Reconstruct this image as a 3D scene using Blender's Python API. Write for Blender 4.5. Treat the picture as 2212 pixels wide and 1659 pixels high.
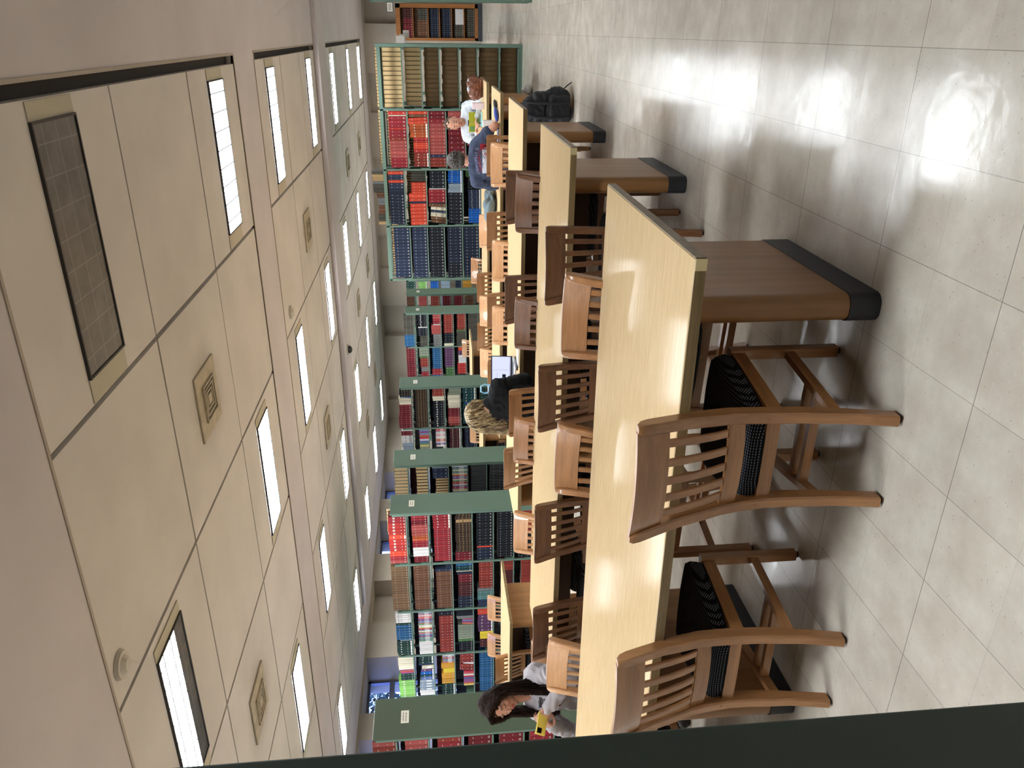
import bpy, bmesh, math, random
from mathutils import Vector, Matrix, Euler
random.seed(7)
S = bpy.context.scene
for o in list(bpy.data.objects): bpy.data.objects.remove(o)
COL = S.collection
PI = math.pi
# ---------------------------------------------------------------- camera
CAM = Vector((0.0, 0.0, 1.498))
cam_d = bpy.data.cameras.new('camera')
cam = bpy.data.objects.new('camera', cam_d); COL.objects.link(cam); S.camera = cam
cam_d.sensor_fit = 'HORIZONTAL'; cam_d.sensor_width = 36.0
cam_d.lens = 36.0 * 1679.58 / 2212.0
cam_d.clip_start = 0.02; cam_d.clip_end = 200
def cam_basis(yaw=0.42794, pitch=-0.09473, roll=0.03362):
    Rz = Matrix.Rotation(yaw, 3, 'Z'); Rx = Matrix.Rotation(pitch, 3, 'X')
    B = Matrix(((1, 0, 0), (0, 0, 1), (0, -1, 0)))
    return Rz @ Rx @ B @ Matrix.Rotation(roll, 3, 'Z')
RB = cam_basis()
c_right, c_down, c_fwd = RB.col[0].copy(), RB.col[1].copy(), RB.col[2].copy()
# the phone was held on its side: picture right = down, picture up = right
m3 = Matrix((c_down, c_right, -c_fwd)).transposed()
cam.matrix_world = Matrix.Translation(CAM) @ m3.to_4x4()
def proj(P):
    d = Vector(P) - CAM
    z = d.dot(c_fwd)
    if z < 0.05: return None
    return (d.dot(c_down) / z * 1679.58 + 1106, 1659 - (d.dot(c_right) / z * 1679.58 + 829.5), z)
# ---------------------------------------------------------------- world, exposure
W = bpy.data.worlds.new('world'); S.world = W; W.use_nodes = True
wn = W.node_tree.nodes; wn['Background'].inputs[0].default_value = (0.27, 0.38, 1.0, 1)
wn['Background'].inputs[1].default_value = 2.2
S.view_settings.view_transform = 'Standard'; S.view_settings.look = 'None'
S.view_settings.gamma = 1.0; S.view_settings.use_curve_mapping = False
S.view_settings.exposure = 2.02
S.cycles.max_bounces = 5; S.cycles.diffuse_bounces = 3; S.cycles.glossy_bounces = 2; S.cycles.transmission_bounces = 2
S.cycles.use_adaptive_sampling = True; S.cycles.adaptive_threshold = 0.025
S.cycles.caustics_reflective = False; S.cycles.caustics_refractive = False
LAMP = 11.0          # brightness of a lit ceiling lens
# ---------------------------------------------------------------- helpers
def lin(c):
    r = []
    for v in c[:3]:
        v = v / 255.0
        r.append(v / 12.92 if v <= 0.04045 else ((v + 0.055) / 1.055) ** 2.4)
    return tuple(r) + (1.0,)
MATS = {}
def nmat(name, col=(200, 200, 200), rough=0.5, spec=0.5, metal=0.0, coat=0.0):
    if name in MATS: return MATS[name]
    m = bpy.data.materials.new(name); m.use_nodes = True
    b = m.node_tree.nodes['Principled BSDF']
    b.inputs['Base Color'].default_value = lin(col)
    b.inputs['Roughness'].default_value = rough
    b.inputs['Specular IOR Level'].default_value = spec
    b.inputs['Metallic'].default_value = metal
    b.inputs['Coat Weight'].default_value = coat
    MATS[name] = m
    return m
class NT:
    def __init__(s, m): s.t = m.node_tree; s.b = s.t.nodes.get('Principled BSDF')
    def n(s, k, **kw):
        x = s.t.nodes.new(k)
        for a, v in kw.items(): setattr(x, a, v)
        return x
    def l(s, a, b): s.t.links.new(a, b)
    def math(s, op, a, b=None, c=None):
        x = s.n('ShaderNodeMath', operation=op)
        for i, v in enumerate((a, b, c)):
            if v is None: continue
            if hasattr(v, 'links'): s.l(v, x.inputs[i])
            else: x.inputs[i].default_value = v
        return x.outputs[0]
    def coord(s, kind='Object', scale=(1, 1, 1)):
        tc = s.n('ShaderNodeTexCoord'); mp = s.n('ShaderNodeMapping')
        s.l(tc.outputs[kind], mp.inputs[0]); mp.inputs['Scale'].default_value = scale
        return mp.outputs[0]
    def noise(s, vec, scale, detail=3, rough=0.5):
        x = s.n('ShaderNodeTexNoise'); s.l(vec, x.inputs['Vector'])
        x.inputs['Scale'].default_value = scale; x.inputs['Detail'].default_value = detail
        x.inputs['Roughness'].default_value = rough
        return x.outputs['Fac']
    def ramp(s, fac, stops):
        x = s.n('ShaderNodeValToRGB'); s.l(fac, x.inputs[0])
        e = x.color_ramp.elements
        while len(e) < len(stops): e.new(0.5)
        for i, (p, c) in enumerate(stops): e[i].position = p; e[i].color = lin(c)
        return x.outputs[0]
    def mix(s, fac, a, b, mode='MIX'):
        x = s.n('ShaderNodeMix', data_type='RGBA', blend_type=mode)
        for i, v in ((0, fac), (6, a), (7, b)):
            if hasattr(v, 'links'): s.l(v, x.inputs[i])
            else: x.inputs[i].default_value = v if i == 0 else (lin(v) if len(v) == 3 else v)
        return x.outputs[2]
    def bump(s, h, strength=0.2, dist=0.01):
        x = s.n('ShaderNodeBump'); s.l(h, x.inputs['Height'])
        x.inputs['Strength'].default_value = strength; x.inputs['Distance'].default_value = dist
        s.l(x.outputs[0], s.b.inputs['Normal'])
def wood(name, c1, c2, axis='x', rough=0.35, coat=0.15, sc=1.0):
    m = nmat(name, c1, rough, coat=coat); t = NT(m)
    st = {'x': (0.05, 1, 1), 'y': (1, 0.05, 1), 'z': (1, 1, 0.05)}[axis]
    v = t.coord('Object', tuple(k * sc for k in st))
    tc2 = t.n('ShaderNodeObjectInfo')
    add = t.n('ShaderNodeVectorMath', operation='ADD'); t.l(v, add.inputs[0])
    sc_ = t.n('ShaderNodeVectorMath', operation='SCALE'); sc_.inputs['Scale'].default_value = 37.0
    cmb = t.n('ShaderNodeCombineXYZ')
    for i in range(3): t.l(tc2.outputs['Random'], cmb.inputs[i])
    t.l(cmb.outputs[0], sc_.inputs[0]); t.l(sc_.outputs[0], add.inputs[1])
    n1 = t.noise(add.outputs[0], 22, 4, 0.55); n2 = t.noise(add.outputs[0], 90, 2, 0.5)
    f = t.math('ADD', t.math('MULTIPLY', n1, 0.7), t.math('MULTIPLY', n2, 0.3))
    t.l(t.ramp(f, [(0.36, c2), (0.62, c1)]), t.b.inputs['Base Color'])
    return m
def mottled(name, col, amt=0.06, scale=3.0, rough=0.6, bump=0.0, bscale=200, **kw):
    m = nmat(name, col, rough, **kw); t = NT(m); v = t.coord()
    n = t.noise(v, scale, 4)
    a = tuple(max(0, c * (1 - amt)) for c in col); b = tuple(min(255, c * (1 + amt)) for c in col)
    t.l(t.ramp(n, [(0.3, a), (0.7, b)]), t.b.inputs['Base Color'])
    if bump: t.bump(t.noise(v, bscale, 2), bump, 0.002)
    return m
class MB:
    def __init__(s): s.v = []; s.f = []; s.m = []; s.c = []; s.cur = 0; s.col = (1, 1, 1, 1)
    def add(s, vs, fs, mi=None, col=None):
        o = len(s.v); s.v.extend([tuple(p) for p in vs])
        for f in fs:
            s.f.append(tuple(i + o for i in f)); s.m.append(s.cur if mi is None else mi)
            s.c.append(col or s.col)
        return s
    def box(s, x0, x1, y0, y1, z0, z1, mi=None, col=None):
        v = [(x0, y0, z0), (x1, y0, z0), (x1, y1, z0), (x0, y1, z0), (x0, y0, z1), (x1, y0, z1), (x1, y1, z1), (x0, y1, z1)]
        f = [(0, 3, 2, 1), (4, 5, 6, 7), (0, 1, 5, 4), (1, 2, 6, 5), (2, 3, 7, 6), (3, 0, 4, 7)]
        return s.add(v, f, mi, col)
    def rbox(s, x0, x1, y0, y1, z0, z1, r=0.005, seg=2, mi=None, col=None):
        bm = bmesh.new(); bmesh.ops.create_cube(bm, size=1.0)
        for v in bm.verts:
            v.co = Vector(((x0 + x1) / 2 + v.co.x * (x1 - x0), (y0 + y1) / 2 + v.co.y * (y1 - y0), (z0 + z1) / 2 + v.co.z * (z1 - z0)))
        bmesh.ops.bevel(bm, geom=bm.edges[:], offset=r, segments=seg, profile=0.5, affect='EDGES')
        s.bm(bm, mi, col); return s
    def bm(s, bm, mi=None, col=None):
        bm.verts.index_update()
        s.add([v.co for v in bm.verts], [[v.index for v in f.verts] for f in bm.faces], mi, col); bm.free()
    def quad(s, a, b, c, d, mi=None, col=None): return s.add([a, b, c, d], [(0, 1, 2, 3)], mi, col)
    def loft(s, rings, cap=True, mi=None, col=None):
        n = len(rings[0]); vs = [p for r in rings for p in r]; fs = []
        for i in range(len(rings) - 1):
            for j in range(n):
                k = (j + 1) % n
                fs.append((i * n + j, i * n + k, (i + 1) * n + k, (i + 1) * n + j))
        if cap:
            fs.append(tuple(range(n - 1, -1, -1))); fs.append(tuple((len(rings) - 1) * n + j for j in range(n)))
        return s.add(vs, fs, mi, col)
    def tube(s, pts, rad, seg=8, mi=None, col=None, cap=True):
        pts = [Vector(p) for p in pts]; rings = []
        if not isinstance(rad, (list, tuple)): rad = [rad] * len(pts)
        up = None
        for i, p in enumerate(pts):
            d = (pts[min(i + 1, len(pts) - 1)] - pts[max(i - 1, 0)]).normalized()
            if up is None:
                up = Vector((0, 0, 1)) if abs(d.z) < 0.9 else Vector((1, 0, 0))
            a = d.cross(up).normalized(); b = a.cross(d).normalized(); up = b
            rings.append([p + (a * math.cos(2 * PI * k / seg) + b * math.sin(2 * PI * k / seg)) * rad[i] for k in range(seg)])
        return s.loft(rings, cap, mi, col)
    def capsule(s, a, b, ra, rb, seg=14, mi=None, col=None):
        a = Vector(a); b = Vector(b); d = (b - a); L = d.length or 1e-4; d = d / L
        pts = []; rad = []
        for k in range(5):
            t = PI / 2 * (k + 0.15) / 5; pts.append(a - d * ra * math.cos(t)); rad.append(ra * math.sin(t))
        pts.append(a); rad.append(ra); pts.append(b); rad.append(rb)
        for k in range(4, -1, -1):
            t = PI / 2 * (k + 0.15) / 5; pts.append(b + d * rb * math.cos(t)); rad.append(rb * math.sin(t))
        up = Vector((0, 0, 1)) if abs(d.z) < 0.9 else Vector((1, 0, 0))
        x = d.cross(up).normalized(); y = x.cross(d)
        rings = [[p + (x * math.cos(2 * PI * k / seg) + y * math.sin(2 * PI * k / seg)) * r for k in range(seg)] for p, r in zip(pts, rad)]
        return s.loft(rings, True, mi, col)
    def ell(s, c, r, rot=None, seg=16, rings=10, mi=None, col=None):
        c = Vector(c); M = rot.to_matrix() if rot else Matrix.Identity(3); R = []
        for i in range(rings):
            t = PI * (i + 0.25) / (rings - 0.5)
            R.append([c + M @ Vector((r[0] * math.sin(t) * math.cos(2 * PI * k / seg), r[1] * math.sin(t) * math.sin(2 * PI * k / seg), -r[2] * math.cos(t))) for k in range(seg)])
        return s.loft(R, True, mi, col)
    def cyl(s, x, y, z0, z1, r, r1=None, seg=20, mi=None, col=None):
        r1 = r if r1 is None else r1
        return s.loft([[(x + q * math.cos(2 * PI * k / seg), y + q * math.sin(2 * PI * k / seg), z) for k in range(seg)] for z, q in ((z0, r), (z1, r1))], True, mi, col)
    def mesh(s, name, mats, smooth=False, colors=False):
        me = bpy.data.meshes.new(name); me.from_pydata(s.v, [], s.f)
        for m in (mats if isinstance(mats, (list, tuple)) else [mats]): me.materials.append(m)
        me.polygons.foreach_set('material_index', s.m)
        if colors:
            ca = me.color_attributes.new('Col', 'FLOAT_COLOR', 'CORNER')
            buf = []
            for p, c in zip(me.polygons, s.c): buf.extend(list(c) * p.loop_total)
            ca.data.foreach_set('color', buf)
        if smooth:
            me.polygons.foreach_set('use_smooth', [True] * len(me.polygons))
            try: me.set_sharp_from_angle(angle=math.radians(40))
            except Exception: pass
        me.update(); return me
    def obj(s, name, mats, parent=None, smooth=False, colors=False):
        o = bpy.data.objects.new(name, s.mesh(name, mats, smooth, colors)); COL.objects.link(o)
        if parent: o.parent = parent
        return o
def empty(name, loc=(0, 0, 0), rz=0):
    o = bpy.data.objects.new(name, None); COL.objects.link(o); o.location = loc; o.rotation_euler = (0, 0, rz)
    o.empty_display_size = 0.1; return o
def tag(o, label=None, cat=None, group=None, kind=None):
    if label: o['label'] = label
    if cat: o['category'] = cat
    if group: o['group'] = group
    if kind: o['kind'] = kind
    return o
def struct(o): o['kind'] = 'structure'; return o
def crect(cx, cy, z, hx, hy, c=0.006):
    return [(cx - hx + c, cy - hy, z), (cx + hx - c, cy - hy, z), (cx + hx, cy - hy + c, z), (cx + hx, cy + hy - c, z),
            (cx + hx - c, cy + hy, z), (cx - hx + c, cy + hy, z), (cx - hx, cy + hy - c, z), (cx - hx, cy - hy + c, z)]
def copy_tree(o, parent=None, swap=None):
    c = o.copy(); COL.objects.link(c)
    if parent: c.parent = parent
    if swap and c.data:
        for i, sl in enumerate(c.material_slots):
            nm = sl.material.name if sl.material else ''
            if nm in swap:
                sl.link = 'OBJECT'; sl.material = MATS[swap[nm]]
    for ch in [x for x in bpy.data.objects if x.parent == o]: copy_tree(ch, c, swap)
    return c
ORD = ['first', 'second', 'third', 'fourth', 'fifth', 'sixth', 'seventh', 'eighth', 'ninth', 'tenth', 'eleventh', 'twelfth', 'thirteenth', 'fourteenth', 'fifteenth', 'sixteenth', 'seventeenth', 'eighteenth', 'nineteenth', 'twentieth', 'twenty-first', 'twenty-second', 'twenty-third', 'twenty-fourth', 'twenty-fifth', 'twenty-sixth', 'twenty-seventh', 'twenty-eighth', 'twenty-ninth', 'thirtieth']
# ---------------------------------------------------------------- floor
FX, FY = 0.30475, 0.30475
def floor_mat():
    m = nmat('floor_tile', (196, 190, 180), 0.16, 0.5); t = NT(m)
    tc = t.n('ShaderNodeTexCoord'); sep = t.n('ShaderNodeSeparateXYZ'); t.l(tc.outputs['Object'], sep.inputs[0])
    xs = t.math('DIVIDE', t.math('ADD', sep.outputs[0], 0.0357 + 100 * FX), FX)
    ys = t.math('DIVIDE', t.math('ADD', sep.outputs[1], 100 * FY), FY)
    fx, fy = t.math('FRACT', xs), t.math('FRACT', ys)
    ix, iy = t.math('FLOOR', xs), t.math('FLOOR', ys)
    cmb = t.n('ShaderNodeCombineXYZ'); t.l(ix, cmb.inputs[0]); t.l(iy, cmb.inputs[1])
    wnz = t.n('ShaderNodeTexWhiteNoise'); t.l(cmb.outputs[0], wnz.inputs[0])
    # joints: strength varies from line to line
    lx = t.math('LESS_THAN', fx, 0.0085); ly = t.math('LESS_THAN', fy, 0.0085)
    wx = t.n('ShaderNodeTexWhiteNoise', noise_dimensions='1D'); t.l(ix, wx.inputs['W'])
    wy = t.n('ShaderNodeTexWhiteNoise', noise_dimensions='1D'); t.l(iy, wy.inputs['W'])
    modd = t.math('MODULO', t.math('ADD', iy, 0), 2.0)
    ly = t.math('MULTIPLY', ly, t.math('ADD', 0.22, t.math('MULTIPLY', t.math('LESS_THAN', modd, 0.5), 0.78)))
    lx = t.math('MULTIPLY', lx, t.math('ADD', 0.55, t.math('MULTIPLY', wx.outputs[0], 0.45)))
    line = t.math('MAXIMUM', lx, ly)
    v = tc.outputs['Object']
    big = t.noise(v, 5.5, 5, 0.6)
    base = t.ramp(big, [(0.32, (198, 188, 173)), (0.5, (209, 200, 186)), (0.68, (221, 213, 200))])
    mps = t.n('ShaderNodeMapping'); t.l(v, mps.inputs[0]); mps.inputs['Scale'].default_value = (1, 2.2, 1); mps.inputs['Rotation'].default_value = (0, 0, 0.6)
    sp = t.n('ShaderNodeTexVoronoi'); t.l(mps.outputs[0], sp.inputs['Vector']); sp.inputs['Scale'].default_value = 38
    gate = t.noise(v, 30, 1)
    dark = t.math('MULTIPLY', t.math('LESS_THAN', sp.outputs['Distance'], 0.115), t.math('GREATER_THAN', gate, 0.53))
    light = t.math('MULTIPLY', t.math('LESS_THAN', sp.outputs['Distance'], 0.2), t.math('LESS_THAN', gate, 0.40))
    c = t.mix(t.math('MULTIPLY', dark, 0.6), base, (118, 110, 98))
    c = t.mix(t.math('MULTIPLY', light, 0.35), c, (226, 221, 212))
    tv = t.math('ADD', 0.93, t.math('MULTIPLY', wnz.outputs[0], 0.1))
    cc = t.n('ShaderNodeVectorMath', operation='SCALE'); t.l(c, cc.inputs[0]); t.l(tv, cc.inputs['Scale'])
    c = t.mix(t.math('MULTIPLY', line, 0.75), cc.outputs[0], (92, 86, 80))
    t.l(c, t.b.inputs['Base Color'])
    r = t.math('ADD', 0.12, t.math('MULTIPLY', t.noise(v, 4.0, 4), 0.12))
    t.l(r, t.b.inputs['Roughness'])
    ms = t.n('ShaderNodeMapping'); t.l(v, ms.inputs[0]); ms.inputs['Scale'].default_value = (1.0, 1.0, 1)
    t.bump(t.noise(ms.outputs[0], 14, 3), 0.10, 0.01)
    return m
M_floor = floor_mat()
b = MB(); b.box(-12.5, 9.0, -3.0, 24.0, -0.1, 0.0); struct(b.obj('floor', M_floor))
# ---------------------------------------------------------------- ceiling
ZC = 3.212
XE, XM = -0.215, 1.5245
M_plaster = mottled('plaster', (201, 193, 194), 0.03, 1.2, 0.85, 0.06, 120)
M_tileA = mottled('ceiling_panel', (207, 200, 194), 0.03, 1.5, 0.85, 0.05, 150)
M_tileB = mottled('ceiling_panel_warm', (210, 203, 199), 0.03, 1.5, 0.85, 0.05, 150)
M_gap = nmat('shadow_gap', (46, 43, 42), 0.8)
M_trimc = nmat('ceiling_trim', (168, 156, 143), 0.6)
secs = [(-2.25, 2.25, 3), (3.175, 7.675, 3), (8.58, 13.05, 3), (14.6, 22.1, 5)]
b = MB()
z0, z1 = ZC, ZC + 0.25
ncol = 7; XL = XE - ncol * XM
b.box(XE, 9.0, -3, 24, z0, z1, 0); b.box(-12.5, XL, -3, 24, z0, z1, 0)
prev = -3.0
for (a, e, nr) in secs:
    b.box(XL, XE, prev, a, z0, z1, 0); prev = e
b.box(XL, XE, prev, 24, z0, z1, 0)
rnd = random.Random(3)
for (a, e, nr) in secs:
    b.box(XL, XE, a, e, ZC + 0.06, ZC + 0.25, 2)                   # dark back of the joints
    rm = (e - a) / nr
    for k in range(ncol):
        for r in range(nr):
            xa, xb = XE - (k + 1) * XM, XE - k * XM
            ya, yb = a + r * rm, a + (r + 1) * rm
            gx0 = 0.016; gx1 = 0.016 if k else 0.07
            gy0 = 0.014; gy1 = 0.011
            warm = (k % 2 == 1 and r != 1 and k > 1)
            b.box(xa + gx0, xb - gx1, ya + gy0, yb - gy1, ZC + 0.001 + rnd.random() * 0.003, ZC + 0.08, 1 if not warm else 3)
    # recess lip
    b.box(XL - 0.0, XE + 0.02, a - 0.02, a, ZC - 0.006, ZC + 0.02, 4); b.box(XL, XE + 0.02, e, e + 0.02, ZC - 0.006, ZC + 0.02, 4)
    b.box(XE, XE + 0.02, a, e, ZC - 0.006, ZC + 0.02, 4)
b.box(XL, 9, 13.06, 13.98, ZC - 0.078, ZC + 0.01, 0)               # dropped beam
struct(b.obj('ceiling', [M_plaster, M_tileA, M_gap, M_tileB, M_trimc]))
# light fixtures
def lens_mat(name, lit):
    lw = 0.06 if lit else 0.022
    m = nmat(name, (120, 118, 116), 0.3); t = NT(m)
    tc = t.n('ShaderNodeTexCoord'); sep = t.n('ShaderNodeSeparateXYZ'); t.l(tc.outputs['Object'], sep.inputs[0])
    fx = t.math('FRACT', t.math('ADD', t.math('DIVIDE', sep.outputs[0], 1.16 / 8), 20))
    fy = t.math('FRACT', t.math('ADD', t.math('DIVIDE', sep.outputs[1], 0.42 / 3), 20.5))
    g = t.math('MAXIMUM', t.math('LESS_THAN', t.math('ABSOLUTE', t.math('SUBTRACT', fx, 0.5)), lw * .8),
               t.math('LESS_THAN', t.math('ABSOLUTE', t.math('SUBTRACT', fy, 0.5)), lw))
    fx2 = t.math('ABSOLUTE', t.math('SUBTRACT', fy, 0.0))
    if lit:
        t.b.inputs['Base Color'].default_value = (0.02, 0.02, 0.02, 1)
        st = t.math('MULTIPLY', t.math('SUBTRACT', 1.0, t.math('MULTIPLY', g, 0.988)), LAMP)
        t.b.inputs['Emission Color'].default_value = (0.91, 0.965, 1.0, 1)
        t.l(st, t.b.inputs['Emission Strength'])
    else:
        cl = t.noise(t.coord('Object', (1, 1, 1)), 7, 4, 0.6)
        c = t.ramp(cl, [(0.3, (56, 55, 57)), (0.7, (92, 90, 91))])
        t.l(t.mix(t.math('MULTIPLY', g, 0.6), c, (132, 130, 130)), t.b.inputs['Base Color'])
    return m
M_lit = lens_mat('lit_lens', True); M_off = lens_mat('unlit_lens', False)
M_fframe = nmat('fixture_frame', (40, 38, 38), 0.5)
M_filler = mottled('fixture_filler', (188, 180, 160), 0.02, 3, 0.8)
LX, LY = 0.595, 0.224
def fixture(state):
    t = empty('ceiling_light')
    f = MB()
    for (x0, x1, y0, y1) in ((-LX - .012, LX + .012, -LY - .012, -LY), (-LX - .012, LX + .012, LY, LY + .012), (-LX - .012, -LX, -LY, LY), (LX, LX + .012, -LY, LY)):
        f.box(x0, x1, y0, y1, -0.012, 0.004)
    f.obj('frame', M_fframe, t)
    for a_, b_ in ((-.735, -LX - .012), (LX + .012, .69)):
        g = MB(); g.box(a_, b_, -LY - .012, LY + .012, -0.002, 0.003); g.obj('end_filler', M_filler, t)
    if state == 'half':
        l = MB(); l.box(-LX, LX, -LY, LY / 3, -0.006, 0.004); l.obj('diffuser', M_lit, t)
        l = MB(); l.box(-LX, LX, LY / 3, LY, -0.006, 0.004); l.obj('diffuser', M_off, t)
    else:
        l = MB(); l.box(-LX, LX, -LY, LY, -0.006, 0.004); l.obj('diffuser', M_lit if state == 'lit' else M_off, t)
    return t
protoF = {}
secname = ['bay overhead', 'nearest bay', 'middle bay', 'farthest bay']
colname = {0: 'rightmost column', 2: 'second column', 4: 'third column', 6: 'leftmost column'}
for si, (a, e, nr) in enumerate(secs):
    rm = (e - a) / nr
    for r in range(0, nr, 2):
        for k in (0, 2, 4, 6):
            st = 'lit'
            if (si == 1 and r == 0 and k == 0) or (si == 0 and r == 0): st = 'off'
            if si == 1 and r == 0 and k == 2: st = 'half'
            new = st not in protoF
            if new: protoF[st] = fixture(st); o = protoF[st]
            else: o = copy_tree(protoF[st])
            o.location = (XE - k * XM - 0.766, a + (r + 0.5) * rm, ZC - 0.003)
            look = {'lit': 'glowing ceiling light', 'off': 'dark burnt-out ceiling light', 'half': 'half-lit ceiling light'}[st]
            tag(o, f'{look}, {secname[si]}, {ORD[r // 2]} row, {colname[k]}', 'ceiling light', 'fluorescent lights in the grid ceiling')
# fill lamps added over the unseen right half of the room
for i, y in enumerate((10.8, 15.3)):
    for j, x in enumerate((3.4, 6.5)):
        o = copy_tree(protoF['lit']); o.location = (x, y, ZC - .003)
        tag(o, f'added fill light over the unseen right half of the room, {ORD[i]} row, {["nearer", "farther"][j]} one', 'ceiling light', 'fluorescent lights in the grid ceiling')
# vents
M_dust = nmat('dust_stain', (96, 84, 66), 0.9); t = NT(M_dust)
tc = t.n('ShaderNodeTexCoord'); ln = t.n('ShaderNodeVectorMath', operation='LENGTH'); t.l(tc.outputs['Object'], ln.inputs[0])
fa = t.math('SUBTRACT', 1.0, t.math('DIVIDE', ln.outputs['Value'], 0.5)); fa = t.math('MAXIMUM', fa, 0.0)
t.l(t.math('MULTIPLY', t.math('POWER', fa, 1.3), t.math('MULTIPLY', t.noise(tc.outputs['Object'], 9, 5, .7), 0.9)), t.b.inputs['Alpha'])
def vent():
    t = empty('ceiling_vent'); M = mottled('vent_metal', (176, 164, 142), 0.08, 9, 0.6)
    p = MB(); p.rbox(-0.255, 0.255, -0.255, 0.255, -0.012, 0.006, 0.004, 1); p.obj('plate', M, t)
    f = MB()
    for i, s_ in enumerate((0.14, 0.105, 0.07)):
        w = 0.012; z = -0.012 - 0.009 * (1 + 0) ; 
        for (x0, x1, y0, y1) in ((-s_, s_, -s_, -s_ + w), (-s_, s_, s_ - w, s_), (-s_, -s_ + w, -s_, s_), (s_ - w, s_, -s_, s_)): f.box(x0, x1, y0, y1, -0.028 + 0.003 * i, -0.012)
    f.obj('louvre', M, t)
    d = MB(); d.box(-0.13, 0.13, -0.13, 0.13, -0.0125, -0.0118); d.obj('throat', M_gap, t)
    c = MB(); c.rbox(-0.04, 0.04, -0.04, 0.04, -0.024, -0.012, 0.003, 1); c.obj('core', M, t)
    d = MB(); d.quad((-.55, -.5, -.0035), (.55, -.5, -.0035), (.55, .5, -.0035), (-.55, .5, -.0035)); d.obj('dust_stain', M_dust, t)
    return t
pv = None
for si, (a, e, nr) in enumerate(secs[1:], 1):
    rm = (e - a) / nr
    for r in ((1,) if nr == 3 else (1, 3)):
        for k in (1, 3, 5):
            if si == 2 and k == 5: continue
            o = pv = vent() if pv is None else copy_tree(pv)
            if pv.location.length > 0 and o is pv: pass
            o.location = (XE - k * XM - 0.766, a + (r + 0.5) * rm, ZC - 0.003)
            tag(o, f'dusty square air vent, {secname[si]}, {["nearer", "farther"][r // 2] if nr > 3 else "single"} row, {["rightmost", "middle", "leftmost"][k // 2]} of its row', 'air vent', 'square air vents in the ceiling')
# ---------------------------------------------------------------- walls
M_wall = mottled('wall_paint', (176, 165, 150), 0.03, 1.0, 0.8)
WT = 3.17
b = MB(); ys = [(18.65, 20.1), (16.15, 17.6), (13.65, 15.1), (11.15, 12.6), (9.05, 10.53), (6.55, 8.0)]
prev = 24.0
for (a, e) in ys:
    if a == 13.65: b.box(-12.9, -12.35, a, e, 0, ZC)
    b.box(-12.9, -11.9, e, prev, 0, ZC); b.box(-12.9, -11.9, a, e, 0, 0.9); b.box(-12.9, -11.9, a, e, WT, ZC); prev = a
b.box(-12.9, -11.9, -3, prev, 0, ZC)
struct(b.obj('wall_left', M_wall))
b = MB(); prev = 9.0
for x in (1.2, -1.1, -3.4, -5.66, -7.9, -10.15):
    b.box(x, prev, 23.6, 24.0, 0, ZC); b.box(x - 1.04, x, 23.6, 24.0, 3.15, ZC); b.box(x - 1.04, x, 23.85, 24.0, 0, 3.15); prev = x - 1.04
b.box(-12.5, prev, 23.6, 24.0, 0, ZC)
struct(b.obj('wall_far', M_wall))
b = MB(); b.box(9.0, 9.1, -3, 24, 0, ZC); struct(b.obj('wall_right', M_wall))
b = MB(); b.box(-12.9, 9.0, -3.1, -3.0, 0, ZC); struct(b.obj('wall_back', M_wall))
M_alu = nmat('window_metal', (104, 106, 120), 0.4, metal=0.6)
M_glass = nmat('window_glass', (235, 240, 250), 0.02)
_t = M_glass.node_tree; _t.nodes.remove(_t.nodes['Principled BSDF'])
_a, _b, _m = _t.nodes.new('ShaderNodeBsdfTransparent'), _t.nodes.new('ShaderNodeBsdfGlossy'), _t.nodes.new('ShaderNodeMixShader')
_a.inputs[0].default_value = (.86, .9, .95, 1); _b.inputs['Roughness'].default_value = .03; _m.inputs[0].default_value = .06
_t.links.new(_a.outputs[0], _m.inputs[1]); _t.links.new(_b.outputs[0], _m.inputs[2]); _t.links.new(_m.outputs[0], _t.nodes['Material Output'].inputs[0])
for i, (a, e) in enumerate([q for q in ys if q[0] != 13.65]):
    w = MB(); x = -12.62
    w.box(x, x + .07, a, a + .06, .9, WT); w.box(x, x + .07, e - .06, e, .9, WT); w.box(x, x + .07, a, e, .9, .97)
    w.box(x, x + .07, a, e, WT - .05, WT); w.box(x - .01, x + .08, a, e, 2.62, 2.72); w.box(x, x + .07, (a + e) / 2 - .02, (a + e) / 2 + .02, .9, 1.6)
    wo = struct(w.obj('window_%d' % (i + 1), M_alu))
    g = MB(); g.box(x + .03, x + .036, a, e, .95, WT - .04); g.obj('pane', M_glass, wo)
# tree outside the window
M_leaf = mottled('leaves', (50, 70, 58), 0.5, 6, 0.7)
tr = empty('tree', (-16.5, 13.2, 0)); tag(tr, 'leafy tree outside, seen through the bluish window above the shelves', 'tree')
t_ = MB(); t_.tube([(0, 0, 0), (.1, 0, 1.6), (0, .1, 3.4)], [.16, .12, .06], 8); t_.obj('trunk', wood('bark', (70, 60, 52), (40, 34, 30), 'z', 0.9), tr)
rn = random.Random(5); l = MB()
for i in range(5200):
    d = Vector((rn.gauss(0, 1), rn.gauss(0, 1), rn.gauss(0, 1))).normalized() * (2.6 * rn.random() ** 0.4)
    p = Vector((d.x, d.y * 1.2, 3.1 + d.z * 0.8)); u = Vector((rn.uniform(-1, 1), rn.uniform(-1, 1), rn.uniform(-1, 1))).normalized(); v = u.orthogonal().normalized()
    l.quad(p, p + u * .1 + v * .05, p + u * .2, p + u * .1 - v * .05)
l.obj('foliage', M_leaf, tr)
g = MB(); g.box(-30, -13, -5, 40, -0.2, -0.1); struct(g.obj('ground', mottled('grass', (80, 92, 66), 0.2, 2, 0.9)))
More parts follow.
